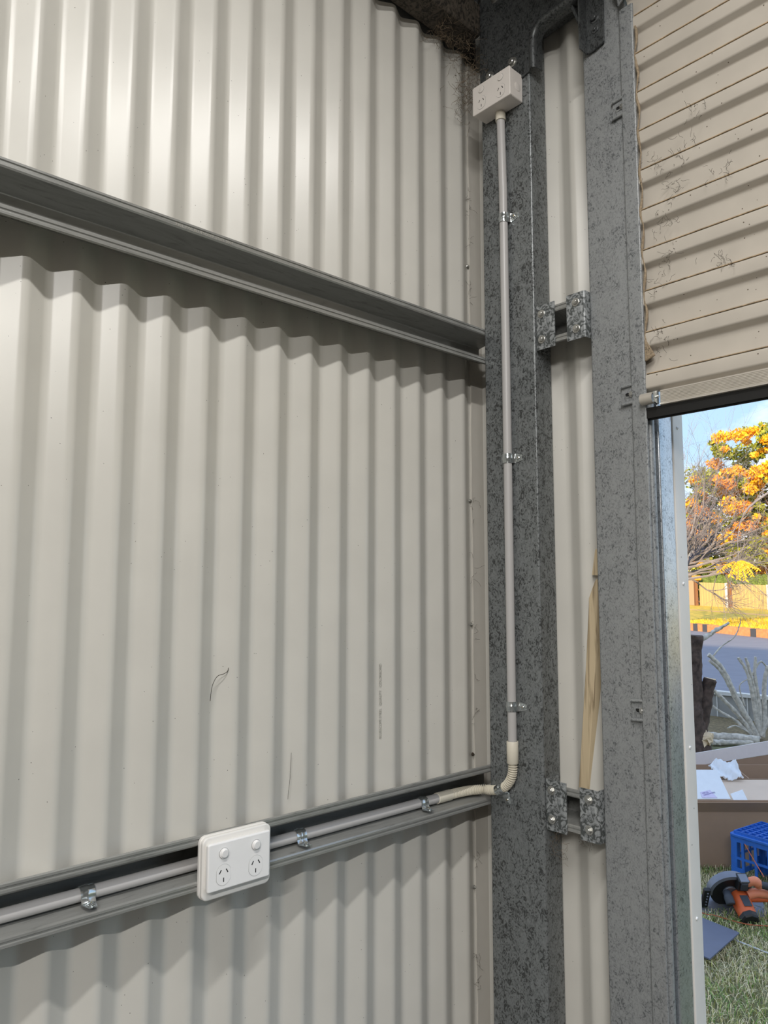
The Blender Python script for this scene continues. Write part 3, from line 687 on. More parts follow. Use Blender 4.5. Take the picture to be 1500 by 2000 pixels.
# ground surfaces
tag(MB().box((-60, YF+.04, GR-.1), (60, 9.25, GR)).build('ground_lawn', 'grass_soil'), kind='structure')
tag(MB().prism([(-60, 9.26), (60, 9.26), (60, -18), (-9.4, 24.74), (-60, 59.5)], 'z', GR-.1, GR+.002).build('road', 'asphalt'), kind='structure') if False else None
kd = Vector((3.808, -2.588)).normalized(); ka = Vector((-13.23, 27.329))
def kpt(t, o=0): return (ka.x+kd.x*t-kd.y*o, ka.y+kd.y*t+kd.x*o)      # along / beyond the far kerb
tag(MB().prism([(-70, 9.3), (40, 9.3), kpt(45), kpt(-45)], 'z', GR-.1, GR+.004).build('road', 'asphalt'), kind='structure')
lf = MB().prism([kpt(-45, .25), kpt(45, .25), (60, 75), (-90, 90)], 'z', GR-.1, GR+.01).build('verge_lawn', 'lawn_far')
tag(lf, kind='structure')
tag(MB().prism([(-40, 66.5), (-26.649, 55.186), (-17.837, 47.019), (-5, 35.1), (-5, 33.4), (-17.0, 44.8), (-25.5, 53.2), (-40, 66.0)], 'z', GR, GR+.02).build('footpath', 'path_dirt'), kind='structure')
# kerb of bricks
kb = tag(empty('kerb', (kpt(0)[0], kpt(0)[1], GR)), kind='structure')
bm_k = None; rng = random.Random(4)
for k in range(-14, 34):
    t = k*.31; dark = k in (1, 3, 12)
    b = MB(); a0 = kpt(t, 0); a1 = kpt(t+.292, 0); b0 = kpt(t, .26); b1 = kpt(t+.292, .26); h = .26+rng.uniform(-.01, .01)
    b.hexa([(a0[0], a0[1], GR), (a1[0], a1[1], GR), (b1[0], b1[1], GR), (b0[0], b0[1], GR), (a0[0], a0[1], GR+h), (a1[0], a1[1], GR+h), (b1[0], b1[1], GR+h), (b0[0], b0[1], GR+h)])
    b.build('brick', 'kerb_dark' if dark else 'brick_kerb', kb)
# low wall in front of the road
lw = empty('low_wall', (-3.9, 9.19, GR), 'low grey panel wall with pale capping beside the road', 'wall')
for k in range(22):
    x = -7.0+k*.36; MB().box((x, 9.19, GR), (x+.350, 9.25, GR+.27)).build('panel', 'concrete_wall', lw)
    MB().box((x+.350, 9.175, GR), (x+.360, 9.26, GR+.272)).build('rib', 'wall_cap', lw)
MB().box((-7.02, 9.16, GR+.27), (.95, 9.28, GR+.31)).build('capping', 'wall_cap', lw)
tag(MB().box((-8, 7.9, GR), (2, 9.15, GR+.012)).build('leaf_bed', 'leaf_litter'), kind='structure')

# ------------------------------------------------------------------ fence across the road
fa = Vector((-31.78, 67.45)); fb = Vector((-22.17, 58.50)); fd = (fb-fa).normalized(); fn = Vector((fd.y, -fd.x))
if fn.dot(Vector((0, -1))) < 0: fn = -fn
def fp(t, o=0): return fa+fd*t+fn*o
FL = (fb-fa).length; seg = FL*(75/139)*.985
fc = empty('paling_fence', (fp(FL/2).x, fp(FL/2).y, GR), 'yellow vertical-board fence across the road below the autumn tree', 'fence')
def zt(t): return .61-.34*t/FL
pal = None; sp_ = .60
def quadbox(b, t0, t1, o0, o1, z0a, z1a, z1b=None):
    z1b = z1a if z1b is None else z1b
    p = [fp(t0, o1), fp(t1, o1), fp(t1, o0), fp(t0, o0)]
    b.hexa([(q.x, q.y, z0a) for q in p]+[(p[0].x, p[0].y, z1a), (p[1].x, p[1].y, z1b), (p[2].x, p[2].y, z1b), (p[3].x, p[3].y, z1a)])
    return b
t = .25
posts = [0, FL*.532, FL*1.064, FL*1.6]
while t < FL*1.6:
    if min(abs(t-p) for p in posts) > .30:
        quadbox(MB(), t, t+sp_*.86, 0, .05, GR, zt(t), zt(t+sp_*.86)).build('board', 'fence_paint', fc)
    t += sp_
for k, p in enumerate(posts):
    quadbox(MB(), p-.20, p+.16, -.1, .14, GR, zt(p)+.12).build('post', 'fence_post', fc)
    if k: quadbox(MB(), p-.62, p-.20, -.02, .16, GR, zt(p)+.05).build('pale_post', 'white_post', fc)
quadbox(MB(), 0, FL*1.6, -.12, -.04, GR+.3, GR+.45).build('rail', 'fence_post', fc)
quadbox(MB(), 0, FL*1.6, -.12, -.04, GR+1.4, GR+1.55, GR+1.1).build('rail', 'fence_post', fc)
gw = quadbox(MB(), -9, -.3, -.1, .1, GR, .78).build('garden_wall', 'pink_render', bevel=.05)
tag(gw, 'pale pink rendered garden wall at the left end of the yellow fence', 'wall')
op = empty('letterbox', (fp(.15).x, fp(.15).y, .62), 'bright orange box on top of the left fence post', 'letterbox')
quadbox(MB(), -.35, .65, -.3, .3, .76, 1.22).build('box', 'orange_paint', op, bevel=.12)
quadbox(MB(), -.05, .35, -.1, .1, .60, .78).build('stem', 'fence_post', op)
# house behind
hs = empty('house', (-36, 76, GR), 'pale blue-grey house corner with garage door behind the fence', 'house')
def hq(b, x0, x1, d0, d1, z0, z1):
    P = lambda x, dd: (-34.03+x*.669-dd*(-.743)*-1, 74.27+x*.743+dd*.669)
    q = [P(x0, d0), P(x1, d0), P(x1, d1), P(x0, d1)]
    return b.hexa([(a[0], a[1], z0) for a in q]+[(a[0], a[1], z1) for a in q])
hq(MB(), -9, 0, 0, 7, GR, 4.4).build('wall', 'house_wall', hs)
hq(MB(), -6.5, -1.35, -.08, 0, GR, 1.75).build('garage_door', 'garage', hs)
hq(MB(), -6.6, -1.25, -.12, -.02, 1.75, 1.95).build('lintel', 'white_post', hs)
hq(MB(), -9.5, .5, -.6, 7.5, 4.4, 4.65).build('roof', 'house_roof', hs)
hq(MB(), .02, .5, -.05, .2, GR, 4.4).build('downpipe', 'garage', hs)

# ------------------------------------------------------------------ foliage helpers
def leaf_cloud(b, centre, rad, n, size, rng, hollow=.55, squash=1):
    for _ in range(n):
        while True:
            d = Vector((rng.uniform(-1,1), rng.uniform(-1,1), rng.uniform(-1,1)))
            if .05 < d.length < 1: break
        d = d.normalized()*(hollow+(1-hollow)*rng.random()**.6)
        p = Vector(centre)+Vector((d.x*rad[0], d.y*rad[1], d.z*rad[2]*squash))
        a = Vector((rng.gauss(0,1), rng.gauss(0,1), rng.gauss(0,1))).normalized(); c = a.cross(Vector((rng.gauss(0,1), rng.gauss(0,1), rng.gauss(0,1)))).normalized()
        s_ = size*rng.uniform(.6, 1.3); q = a*s_; r_ = c*s_*.5
        b.add([p-q, p+r_, p+q, p-r_], [(0, 1, 2, 3)])
def branch(b, p, d, length, r, depth, rng, gravity=0, spread=.55, nmin=2, nmax=3, sides=5):
    n = 4; pts = [p.copy()]; rr = [r]
    for k in range(n):
        d = (d+Vector((rng.gauss(0, .13), rng.gauss(0, .13), rng.gauss(0, .13)+gravity))).normalized(); p = p+d*length/n
        pts.append(p.copy()); rr.append(r*(1-.45*(k+1)/n))
    b.tube(pts, rr, sides if depth > 2 else 3, False)
    if depth <= 0: return
    for _ in range(rng.randint(nmin, nmax)):
        k = rng.randint(1, n); nd = (d+Vector((rng.gauss(0, spread), rng.gauss(0, spread), rng.gauss(0, spread)))).normalized()
        branch(b, pts[k], nd, length*rng.uniform(.62, .85), rr[k]*.78, depth-1, rng, gravity, spread, nmin, nmax, sides)
# hedge
rng = random.Random(11)
he = empty('hedge', (-28.4, 68.6, GR), 'clipped dark green hedge along the back of the yellow fence', 'hedge')
hd = Vector((-26.586+30.571, 70.578-66.156, 0)).normalized(); hp = Vector((-31.6, 69.0, 0))
hb_ = MB()
for k in range(14):
    c = hp+hd*(k*.62); hb_.ball((c.x, c.y, -.15), (.75, .75, 1.45+.12*math.sin(k*.9)), 14, 10)
hb_.build('mass', 'hedge_leaf', he, smooth=60)
lb_ = MB()
for k in range(14):
    c = hp+hd*(k*.62); leaf_cloud(lb_, (c.x, c.y, -.15), (.82, .82, 1.55), 420, .07, rng, .95)
tag(lb_.build('leaves', 'hedge_leaf', he), kind='stuff')
# autumn tree
rng = random.Random(21)
tr = empty('autumn_tree', (-28.0, 75.0, GR), 'large autumn tree with yellow and orange leaves above the fence', 'tree')
tb = MB(); branch(tb, Vector((-27.0, 77.0, GR)), Vector((-.05, 0, 1)), 7.4, .5, 6, rng, .02, .5, 2, 3, 7)
tb.build('trunk', 'bark_dark', tr, smooth=50)
rgt = Vector((.669, .743, 0)); upv = Vector((0,0,1)); fwd = Vector((-.743, .669, 0))
tc0 = Vector((-28.95, 75.4, 10.0)); TS = 1.6
def crown(name, mat, blobs, size, seed):
    rng = random.Random(seed); b = MB()
    for (u, v, wv, rad, n) in blobs:
        c = tc0+(rgt*u+upv*v+fwd*wv)*TS; leaf_cloud(b, c, (rad*TS, rad*TS, rad*.75*TS), n, size*TS, rng, .2)
    tag(b.build(name, mat, tr), kind='stuff')
yb = []; gb = []; ob = []
for k in range(360):
    rng2 = random.Random(100+k); v = rng2.uniform(-5.4, 4.5); u = rng2.uniform(-4.6, 5.0); wv = rng2.uniform(-2.2, 2.2)
    if u < -4.6+max(0, v+1.5)*.56: continue
    if v > 3.9+.25*u: continue
    g_ = rng2.random(); rad = rng2.uniform(.2, .6); n_ = int(rng2.uniform(260, 420)*rad)
    if g_ < (.62 if v < -.5 else .3): gb.append((u, v, wv+.8, rad*1.25, n_))
    elif g_ < .84: yb.append((u, v, wv-.4, rad, n_))
    else: ob.append((u, v, wv-.4, rad, n_))
gb += [(u, v, 2.4, 1.15, 330) for u in (-2.6, -1.2, .2, 1.8, 3.4) for v in (-5.0, -3.6, -2.2, -.8, .8)]+[(1.2, 3.6, .9, .9, 260), (2.4, 2.6, 1.0, 1.2, 400), (0, 2.2, 1.4, 1.1, 330)]
crown('yellow_leaves', 'leaf_yellow', yb, .13, 1); crown('orange_leaves', 'leaf_orange', ob, .12, 2); crown('green_leaves', 'leaf_green', gb, .14, 3)
# drooping bright leaf spray, nearer
rng = random.Random(31)
ls = empty('young_tree', (-5.0, 22.6, GR), 'young tree whose bright yellow leaf spray hangs in front of the hedge', 'tree')
ts = MB(); root = Vector((-8.46, 20.5, 1.35)); lm = MB()
stems = [Vector((-8.80, 20.10, .50)), Vector((-8.62, 20.31, .36)), Vector((-8.48, 20.46, .30)), Vector((-8.36, 20.6, .26)), Vector((-8.22, 20.75, .38)), Vector((-8.10, 20.89, .53)), Vector((-8.42, 20.53, .55)), Vector((-8.25, 20.72, .62))]
hub = Vector((-8.46, 20.50, .78)); ts.tube([root, hub+Vector((0,0,.25)), hub], [.012, .01, .008], 5)
for s_ in stems:
    pts = [hub, hub*.5+s_*.5+Vector((0,0,.09)), s_]; ts.tube(pts, .006, 4)
    for k in range(9):
        t = .25+.75*k/8; p = hub*(1-t)**2+(hub*.5+s_*.5+Vector((0,0,.09)))*2*t*(1-t)+s_*t*t
        for sd_ in (-1, 1):
            d = (rgt*sd_*.8+upv*-.75+fwd*rng.uniform(-.5, .3)).normalized(); side = d.cross(fwd+Vector((0,0,rng.uniform(-.3,.3)))).normalized(); L_ = rng.uniform(.09, .14)
            lm.add([p, p+d*L_*.45+side*L_*.2, p+d*L_, p+d*L_*.45-side*L_*.2], [(0,1,2,3)])
ts.tube(catmull([root, Vector((-8.2, 20.7, 2.2)), Vector((-7.0, 21.4, 2.9)), Vector((-5.2, 22.5, 2.4))], 5), [.012]*5+[.03]*5+[.05]*6, 6); ts.tube([(-5.0, 22.6, GR), (-5.05, 22.6, 1.0), (-5.1, 22.55, 3.4)], [.12, .1, .06], 8); ts.build('stalk', 'bark_grey', ls); tag(lm.build('leaflets', 'leaf_yellow', ls), kind='stuff')
# bare grey tree, branches sweeping right
rng = random.Random(43)
bt = empty('bare_tree', (-15.0, 29.0, GR), 'leafless grey tree with fine sweeping branches left of the autumn tree', 'tree')
bb = MB(); base = Vector((-15.0, 29.0, GR))
bb.tube([base, base+Vector((.1, 0, 1.2)), base+Vector((.3, .1, 2.3))], [.24, .2, .18], 8)
top = base+Vector((.3, .1, 2.3))
for ang, el, L_ in ((.95, .3, 2.8), (.95, .22, 3.0), (.95, .35, 3.4), (.95, .5, 3.7), (.9, .65, 4.0), (.9, .8, 4.2), (.8, .95, 4.4), (.6, 1.05, 4.5), (.4, 1.15, 4.5), (.1, 1.25, 4.4), (.95, .46, 3.4), (.9, .58, 3.4), (.95, .85, 4.0), (.8, .88, 3.6), (.95, .42, 3.9), (.9, .73, 4.4)):
    d = (rgt*math.cos(el)*ang+upv*math.sin(el)+fwd*rng.uniform(-.3, .3)).normalized()
    branch(bb, top-Vector((0,0,rng.uniform(0, .5))), d, L_*.62, .066, 5, rng, .012, .36, 2, 4, 5)
bb.build('branches', 'bark_grey', bt, smooth=60)

# ------------------------------------------------------------------ cut stump and pruned shrub
sm = empty('tree_stump', (-3.38, 7.15, GR), 'dark rough tree stump with sawn limbs just outside the door trim', 'stump')
def rough_tube(path, rad, n, seed, amp=.2):
    rng = random.Random(seed); P = catmull([Vector(p) for p in path], 6); b = MB()
    R = []
    for i in range(len(P)):
        f = i/(len(P)-1)*(len(rad)-1); j = min(len(rad)-2, int(f)); R.append((rad[j]*(1-(f-j))+rad[j+1]*(f-j))*(1+rng.uniform(-amp, amp)*.5))
    b.tube(P, R, n); b.v = [tuple(Vector(p)+Vector((rng.gauss(0, 1), rng.gauss(0, 1), rng.gauss(0, 1)))*amp*.035) for p in b.v]; return b
rough_tube([(-3.47, 7.08, GR), (-3.455, 7.09, -1.22), (-3.42, 7.10, -.9), (-3.40, 7.12, -.65), (-3.385, 7.13, -.45)], [.20, .13, .085, .065, .075], 18, 1, .16).build('trunk', 'bark_dark', sm, smooth=50)
rough_tube([(-3.39, 7.13, -1.40), (-3.345, 7.18, -1.10), (-3.318, 7.205, -.95), (-3.302, 7.222, -.865)], [.07, .062, .055, .06], 12, 2, .12).build('sawn_limb', 'bark_dark', sm, smooth=50)
MB().cyl((-3.302, 7.222, -.868), (-3.301, 7.223, -.860), .052, .05, 14).build('cut_face', 'cut_wood', sm)
rough_tube([(-3.36, 7.15, -.50), (-3.30, 7.22, -.45), (-3.245, 7.285, -.396), (-3.163, 7.376, -.332)], [.03, .022, .018, .012], 7, 3, .1).build('side_branch', 'bark_pale', sm, smooth=50)
rough_tube([(-3.40, 7.05, -1.50), (-3.32, 7.10, -1.42), (-3.30, 7.15, -1.38)], [.075, .06, .045], 10, 4, .3).build('torn_wood', 'cut_wood', sm)
sh = empty('pruned_shrub', (-3.2, 8.08, GR), 'pruned shrub of bare pale cut branches behind the cardboard box', 'shrub')
BR = [([(-3.22, 8.07, -1.52), (-3.35, 7.93, -1.15), (-3.43, 7.84, -0.87), (-3.49, 7.77, -0.74), (-3.54, 7.72, -0.68)], (.05, .032)),
 ([(-3.23, 8.06, -1.53), (-3.34, 7.94, -1.31), (-3.45, 7.82, -1.13), (-3.52, 7.73, -1.03)], (.04, .025)),
 ([(-3.24, 8.05, -1.54), (-3.36, 7.92, -1.36), (-3.48, 7.79, -1.25), (-3.55, 7.71, -1.17)], (.03, .014)),
 ([(-3.21, 8.08, -1.51), (-3.23, 8.06, -1.26), (-3.25, 8.03, -1.0), (-3.28, 8.01, -0.84), (-3.33, 7.95, -0.71)], (.04, .02)),
 ([(-3.21, 8.08, -1.51), (-3.22, 8.07, -1.21), (-3.24, 8.05, -0.95), (-3.28, 8.01, -0.71)], (.038, .02)),
 ([(-3.2, 8.09, -1.51), (-3.2, 8.09, -1.21), (-3.22, 8.07, -0.89), (-3.21, 8.08, -0.7)], (.035, .02)),
 ([(-3.19, 8.1, -1.51), (-3.17, 8.13, -1.26), (-3.16, 8.14, -1.0), (-3.13, 8.17, -0.79)], (.042, .028)),
 ([(-3.40, 7.87, -1.0), (-3.46, 7.80, -0.83), (-3.53, 7.72, -0.74)], (.03, .026)),
 ([(-3.51, 7.75, -0.7), (-3.44, 7.83, -0.59), (-3.35, 7.92, -0.5), (-3.31, 7.97, -0.38), (-3.3, 7.98, -0.31)], (.011, .004)),
 ([(-3.24, 8.05, -0.89), (-3.18, 8.12, -0.75), (-3.13, 8.17, -0.82)], (.014, .012)),
 ([(-3.2, 8.08, -1.5), (-3.1, 8.2, -1.2), (-3.02, 8.3, -.85)], (.04, .02)), ([(-3.3, 7.98, -1.2), (-3.33, 7.95, -1.0), (-3.26, 8.02, -.92)], (.012, .006)),
 ([(-3.26, 8.0, -1.48), (-3.36, 7.9, -1.40), (-3.42, 7.82, -1.42)], (.02, .008))]
for k, (p, (r0, r1)) in enumerate(BR):
    rough_tube(p, [r0*.7, (r0+r1)*.33, r1*.64], 8, 50+k, .06).build('branch', 'bark_pale', sh, smooth=50)
tag(rough_tube([(-3.62, 7.50, -1.49), (-3.463, 7.61, -1.49), (-3.332, 7.72, -1.49), (-3.1, 7.80, -1.49)], [.055, .05, .045, .04], 10, 71, .08).build('cut_log', 'bark_pale', smooth=50), 'pale cut log lying on the ground beside the stump', 'log')
tag(rough_tube([(-3.42, 7.46, -1.515), (-3.357, 7.541, -1.515), (-3.144, 7.743, -1.515)], [.03, .028, .02], 8, 72, .08).build('cut_log', 'bark_pale', smooth=50), 'thinner cut branch lying in front of the pale log', 'log')

# ------------------------------------------------------------------ cardboard box and contents
P0 = Vector((-2.009, 4.188, 0)); U = Vector((.669, .743, 0)); Wd = Vector((-.743, .669, 0))
def bp(u, d, z): q = P0+U*u+Wd*d; return (q.x, q.y, z)
def board(pts, th, mat, name, parent, nrm=None):
    """thin slab from four corner points"""
    a = [Vector(p) for p in pts]; n_ = (a[1]-a[0]).cross(a[3]-a[0]).normalized()*th
    return MB().hexa([tuple(p) for p in a]+[tuple(p+n_) for p in a]).build(name, mat, parent)
cb = empty('cardboard_box', bp(.5, .5, GR), 'large open brown cardboard box with pale flaps behind the blue crate', 'box')
RZ = -1.179
board([bp(-.3, 0, GR+.01), bp(1.1, 0, GR+.01), bp(1.1, 0, RZ), bp(-.3, 0, RZ)], -.006, 'cardboard', 'front_panel', cb)
board([bp(-.3, -.004, RZ-.060), bp(1.1, -.004, RZ-.060), bp(1.1, -.050, RZ+.001), bp(-.3, -.050, RZ+.001)], -.004, 'cardboard', 'front_flap', cb)
board([bp(-.3, 1.0, GR+.01), bp(1.1, 1.0, GR+.01), bp(1.1, 1.0, RZ), bp(-.3, 1.0, RZ)], -.006, 'cardboard', 'back_panel', cb)
board([bp(-.3, 0, GR+.01), bp(-.3, 1.0, GR+.01), bp(-.3, 1.0, RZ), bp(-.3, 0, RZ)], .006, 'cardboard', 'side_panel', cb)
board([bp(1.1, 0, GR+.01), bp(1.1, 1.0, GR+.01), bp(1.1, 1.0, RZ), bp(1.1, 0, RZ)], .006, 'cardboard', 'side_panel', cb)
board([bp(-.3, .0, GR+.012), bp(1.1, .0, GR+.012), bp(1.1, 1.0, GR+.012), bp(-.3, 1.0, GR+.012)], .004, 'cardboard', 'base_panel', cb)
ib = empty('inner_carton', bp(.4, .3, -1.24), 'pale folded carton lying inside the large cardboard box', 'carton')
board([bp(-.28, .02, -1.196), bp(1.08, .02, -1.196), bp(1.08, .40, -1.166), bp(-.28, .40, -1.166)], -.005, 'cardboard_pale', 'flap', ib)
board([bp(-.28, .44, -1.30), bp(1.08, .44, -1.30), bp(1.08, .44, -1.170), bp(-.28, .44, -1.170)], -.005, 'cardboard', 'front_wall', ib)
board([bp(-.14, .66, -1.30), bp(1.08, .66, -1.30), bp(1.08, .66, -1.136), bp(-.14, .66, -1.136)], -.005, 'cardboard', 'rear_wall', ib)
for u in (-.14, .50, 1.06): board([bp(u, .44, -1.30), bp(u, .66, -1.30), bp(u, .66, -1.140), bp(u, .44, -1.172)], .005, 'cardboard', 'divider', ib)
board([bp(-.28, .42, -1.29), bp(1.08, .42, -1.29), bp(1.08, .98, -1.29), bp(-.28, .98, -1.29)], .004, 'cardboard', 'base', ib)
# long white flap standing at the back, rising to the right
wb = empty('white_board', (-2.4, 5.2, -1.22), 'long white board sloping up across the back of the cardboard box', 'board')
A_ = Vector((-2.476, 5.163, 0)); B_ = Vector((-2.142, 5.534, 0)); dd = (B_-A_)
def wpt(t, z): q = A_+dd*t; return (q.x, q.y, z)
board([wpt(-.8, -1.28), wpt(1.6, -1.097), wpt(1.6, -1.005), wpt(-.8, -1.197)], .008, 'white_board', 'strip', wb)
board([wpt(-.8, -1.50), wpt(1.6, -1.45), wpt(1.6, -1.10), wpt(-.8, -1.285)], .006, 'cardboard', 'panel_below', wb)
# papers
ps = empty('paper_sheet', (-2.0, 4.34, -1.2), 'white sheet with a lilac printed label leaning inside the box', 'paper')
def lean(u0, u1, z0, z1, d0, d1, s0=0): return [bp(u0, d0, z0), bp(u1, d0, z0), bp(u1+s0, d1, z1), bp(u0, d1, z1)]
board(lean(.005, .195, -1.183, -1.062, .035, .20), .003, 'paper_white', 'sheet', ps)
# label slab follows the sheet's slope
sl0 = Vector(bp(0, .035, -1.183)); sl1 = Vector(bp(0, .20, -1.062)); up_s = (sl1-sl0).normalized(); nrm_s = U.cross(up_s).normalized()
if nrm_s.dot(Vector((0,0,1))) < 0: nrm_s = -nrm_s
def sp3(u, t, o): return tuple(Vector(bp(u, .035, -1.183))+up_s*t+nrm_s*o)
MB().hexa([sp3(.036, .006, .0035), sp3(.122, .006, .0035), sp3(.100, .060, .0035), sp3(.038, .044, .0035), sp3(.036, .006, .005), sp3(.122, .006, .005), sp3(.100, .060, .005), sp3(.038, .044, .005)]).build('label', 'label_lilac', ps)
tx = (U*.96+up_s*.28).normalized(); ty = (up_s*.96-U*.28).normalized()
text_mesh('METAL\nHARDWARE', .0135, 'purple_ink', 'label_text', ps, basis(tx, ty, Vector(sp3(.048, .030, .0056))))
p2 = tag(MB().hexa([bp(.205, .012, -1.190), bp(.284, .012, -1.190), bp(.284, .016, -1.190), bp(.205, .016, -1.190), bp(.205, .055, -1.160), bp(.282, .07, -1.140), bp(.282, .074, -1.140), bp(.205, .059, -1.160)]).build('paper_offcut', 'paper_white'), 'small white paper offcut on the pale carton flap', 'paper')
# crumpled pale bag
rng = random.Random(77); cg = MB(); vv = []; nx_, ny_ = 14, 10
for j in range(ny_+1):
    for i in range(nx_+1):
        a = i/nx_; c = j/ny_; u = .27+.155*a+.02*c*(a-.5); q = bp(u, .36+.10*c, -1.150+.082*c+.012*math.sin(9*a+5*c)+rng.uniform(-.006, .006)-.02*(c == 1)*(a < .2))
        vv.append((q[0]+rng.uniform(-.004, .004), q[1]+rng.uniform(-.004, .004), q[2]))
cg.add(vv, [(j*(nx_+1)+i, j*(nx_+1)+i+1, (j+1)*(nx_+1)+i+1, (j+1)*(nx_+1)+i) for j in range(ny_) for i in range(nx_)])
tag(cg.build('crumpled_paper', 'paper_white', smooth=80, solid=.01), 'crumpled pale blue-white paper lying across the carton edge', 'paper')

# ------------------------------------------------------------------ blue milk crate, upside down
cr = empty('milk_crate', (-1.70, 4.02, GR), 'blue plastic milk crate standing upside down on the grass', 'crate')
cr.rotation_euler = (0, 0, math.radians(-8))
CW, CD, CH = .345, .30, .285; hw, hd_ = CW/2, CD/2
cr.location = (-1.772+hw*math.cos(math.radians(-8)), 4.06+hw*math.sin(math.radians(-8))+hd_, GR+H)
def tp(z): return 1-.035*(z/CH)                        # slight taper upward
for sx in (-1, 1):
    for sy in (-1, 1):
        b = MB(); x, y = sx*hw, sy*hd_; x1, y1 = x*tp(CH), y*tp(CH); a = .034
        b.hexa([(x, y, 0), (x-sx*a, y, 0), (x-sx*a, y-sy*a, 0), (x, y-sy*a, 0), (x1, y1, CH-.02), (x1-sx*a, y1, CH-.02), (x1-sx*a, y1-sy*a, CH-.02), (x1, y1-sy*a, CH-.02)])
        b.build('corner_post', 'crate_blue', cr, local=True, bevel=.004)
for ax in 'xy':
    for sg in (-1, 1):
        L_ = hw if ax == 'x' else hd_; o_ = (hd_ if ax == 'x' else hw)*sg; th = .006*sg
        b = MB()
        def bar(a0, a1, z0, z1, b=b, ax=ax, o_=o_, th=th):
            o1 = o_*tp((z0+z1)/2)
            if ax == 'x': b.box((a0, o1-th, z0), (a1, o1, z1))
            else: b.box((o1-th, a0, z0), (o1, a1, z1))
        for z0, z1 in ((.050, .062), (.150, .162), (.236, .262)): bar(-L_*.97, L_*.97, z0, z1)
        nb = 5
        for k in range(1, nb): a = -L_+2*L_*k/nb; bar(a-.007, a+.007, .055, .24)
        bar(-L_*.97, -L_+2*L_/nb, .062, .108); bar(L_-2*L_/nb, L_*.97, .062, .108)
        for k in (2,): bar(-L_+2*L_*k/nb-.03, -L_+2*L_*k/nb+.05, .062, .075)
        for k in (.5, nb-.5): a = -L_+2*L_*k/nb; bar(a-.022, a+.022, 0, .05)
        b.build('lattice_side', 'crate_blue', cr, local=True)
t1 = tp(CH)
MB().prism(rrect(CW*t1+.016, CD*t1+.016, .025), 'z', CH-.024, CH-.010).build('rim', 'crate_blue', cr, local=True, bevel=.003)
gr_ = MB()
for k in range(9): a = -hw*.88+2*hw*.88*k/8; gr_.box((a-.0022, -hd_*.9, CH-.012), (a+.0022, hd_*.9, CH+.004))
for k in range(8): a = -hd_*.88+2*hd_*.88*k/7; gr_.box((-hw*.9, a-.0022, CH-.012), (hw*.9, a+.0022, CH+.003))
gr_.build('base_grid', 'crate_blue', cr, local=True)
MB().prism(rrect(CW*.9, CD*.9, .02), 'z', CH-.016, CH-.012).build('base_web', 'tool_rubber', cr, local=True)

# ------------------------------------------------------------------ circular saw lying tilted on the grass
sw = empty('circular_saw', (-1.665, 3.745, GR+.018), 'orange and black cordless circular saw lying on the grass', 'saw')
# local: x along the base (image right), y away from the viewer, z up; motor points to -y; whole saw tilted forward
sw.rotation_euler = Euler((math.radians(28), 0, math.radians(46)), 'XYZ')
MB().prism(rounded([(-.175, -.055), (.120, -.055), (.165, -.035), (.175, .075), (-.150, .075), (-.175, .055)], .014, 4, True), 'z', .0, .004).build('base_plate', 'tool_grey', sw, local=True, bevel=.0008)
ug = MB(); RO, RI, n = .098, .030, 26; y0, y1 = .018, .052; cx, cz = -.005, .088
vv = []
for k in range(n+1):
    a = math.radians(-8+200*k/n); ca, sa = math.cos(a), math.sin(a)
    vv += [(cx+RO*ca, y0, cz+RO*sa), (cx+RO*ca*1.03, (y0+y1)/2, cz+RO*sa*1.03), (cx+RO*ca, y1, cz+RO*sa), (cx+RO*.86*ca, y0-.003, cz+RO*.86*sa)]
ug.add(vv, [(k*4+i, k*4+i+1, (k+1)*4+i+1, (k+1)*4+i) for k in range(n) for i in (0, 1)]+[(k*4+3, k*4, (k+1)*4, (k+1)*4+3) for k in range(n)])
ug.build('upper_guard', 'tool_grey', sw, local=True, smooth=60, solid=.003)
MB().cyl((cx, y0+.004, cz), (cx, y1, cz), .092, n=36).build('guard_disc', 'tool_black', sw, local=True, smooth=40)
MB().cyl((cx, y0+.008, cz), (cx, y0-.004, cz), .034, n=24).build('gear_case', 'tool_grey', sw, local=True, smooth=40, bevel=.003)
MB().lathe([(.036, 0), (.042, .01), (.043, .06), (.040, .11), (.038, .118)], 24).xf(Matrix.Translation((.030, .010, .080)) @ ROT_MY).build('motor_housing', 'tool_orange', sw, local=True, smooth=45)
MB().lathe([(.040, 0), (.043, .004), (.043, .024), (.036, .032)], 8).xf(Matrix.Translation((.030, -.105, .080)) @ ROT_MY).build('motor_cap', 'tool_black', sw, local=True, bevel=.002)
MB().box((.014, -.088, .122), (.050, -.030, .1245)).build('rating_label', 'tool_rubber', sw, local=True)
MB().box((-.002, -.050, .075), (.018, -.020, .085)).build('trigger_lock', 'tool_black', sw, local=True)
MB().tube(catmull([Vector(p) for p in ((-.030, -.002, .105), (-.036, -.030, .112), (-.034, -.062, .100))], 6), [.018]*6+[.021]*6+[.018], 14).build('front_grip', 'tool_rubber', sw, local=True, smooth=60)
dk = MB().box((.010, -.012, .128), (.062, .040, .190)).build('battery_dock', 'tool_black', sw, local=True, bevel=.005)
MB().box((.020, -.020, .140), (.052, -.012, .180)).build('dock_latch', 'tool_rubber', dk, local=True, bevel=.003)
MB().box((.016, -.016, .182), (.056, .030, .194)).build('dock_rail', 'tool_grey', dk, local=True, bevel=.002)
MB().tube(catmull([Vector(p) for p in ((.055, .005, .165), (.085, .002, .180), (.105, 0, .165), (.112, 0, .150))], 5), [.020]*5+[.022]*5+[.018]*6, 12).build('handle_neck', 'tool_salmon', sw, local=True, smooth=60)
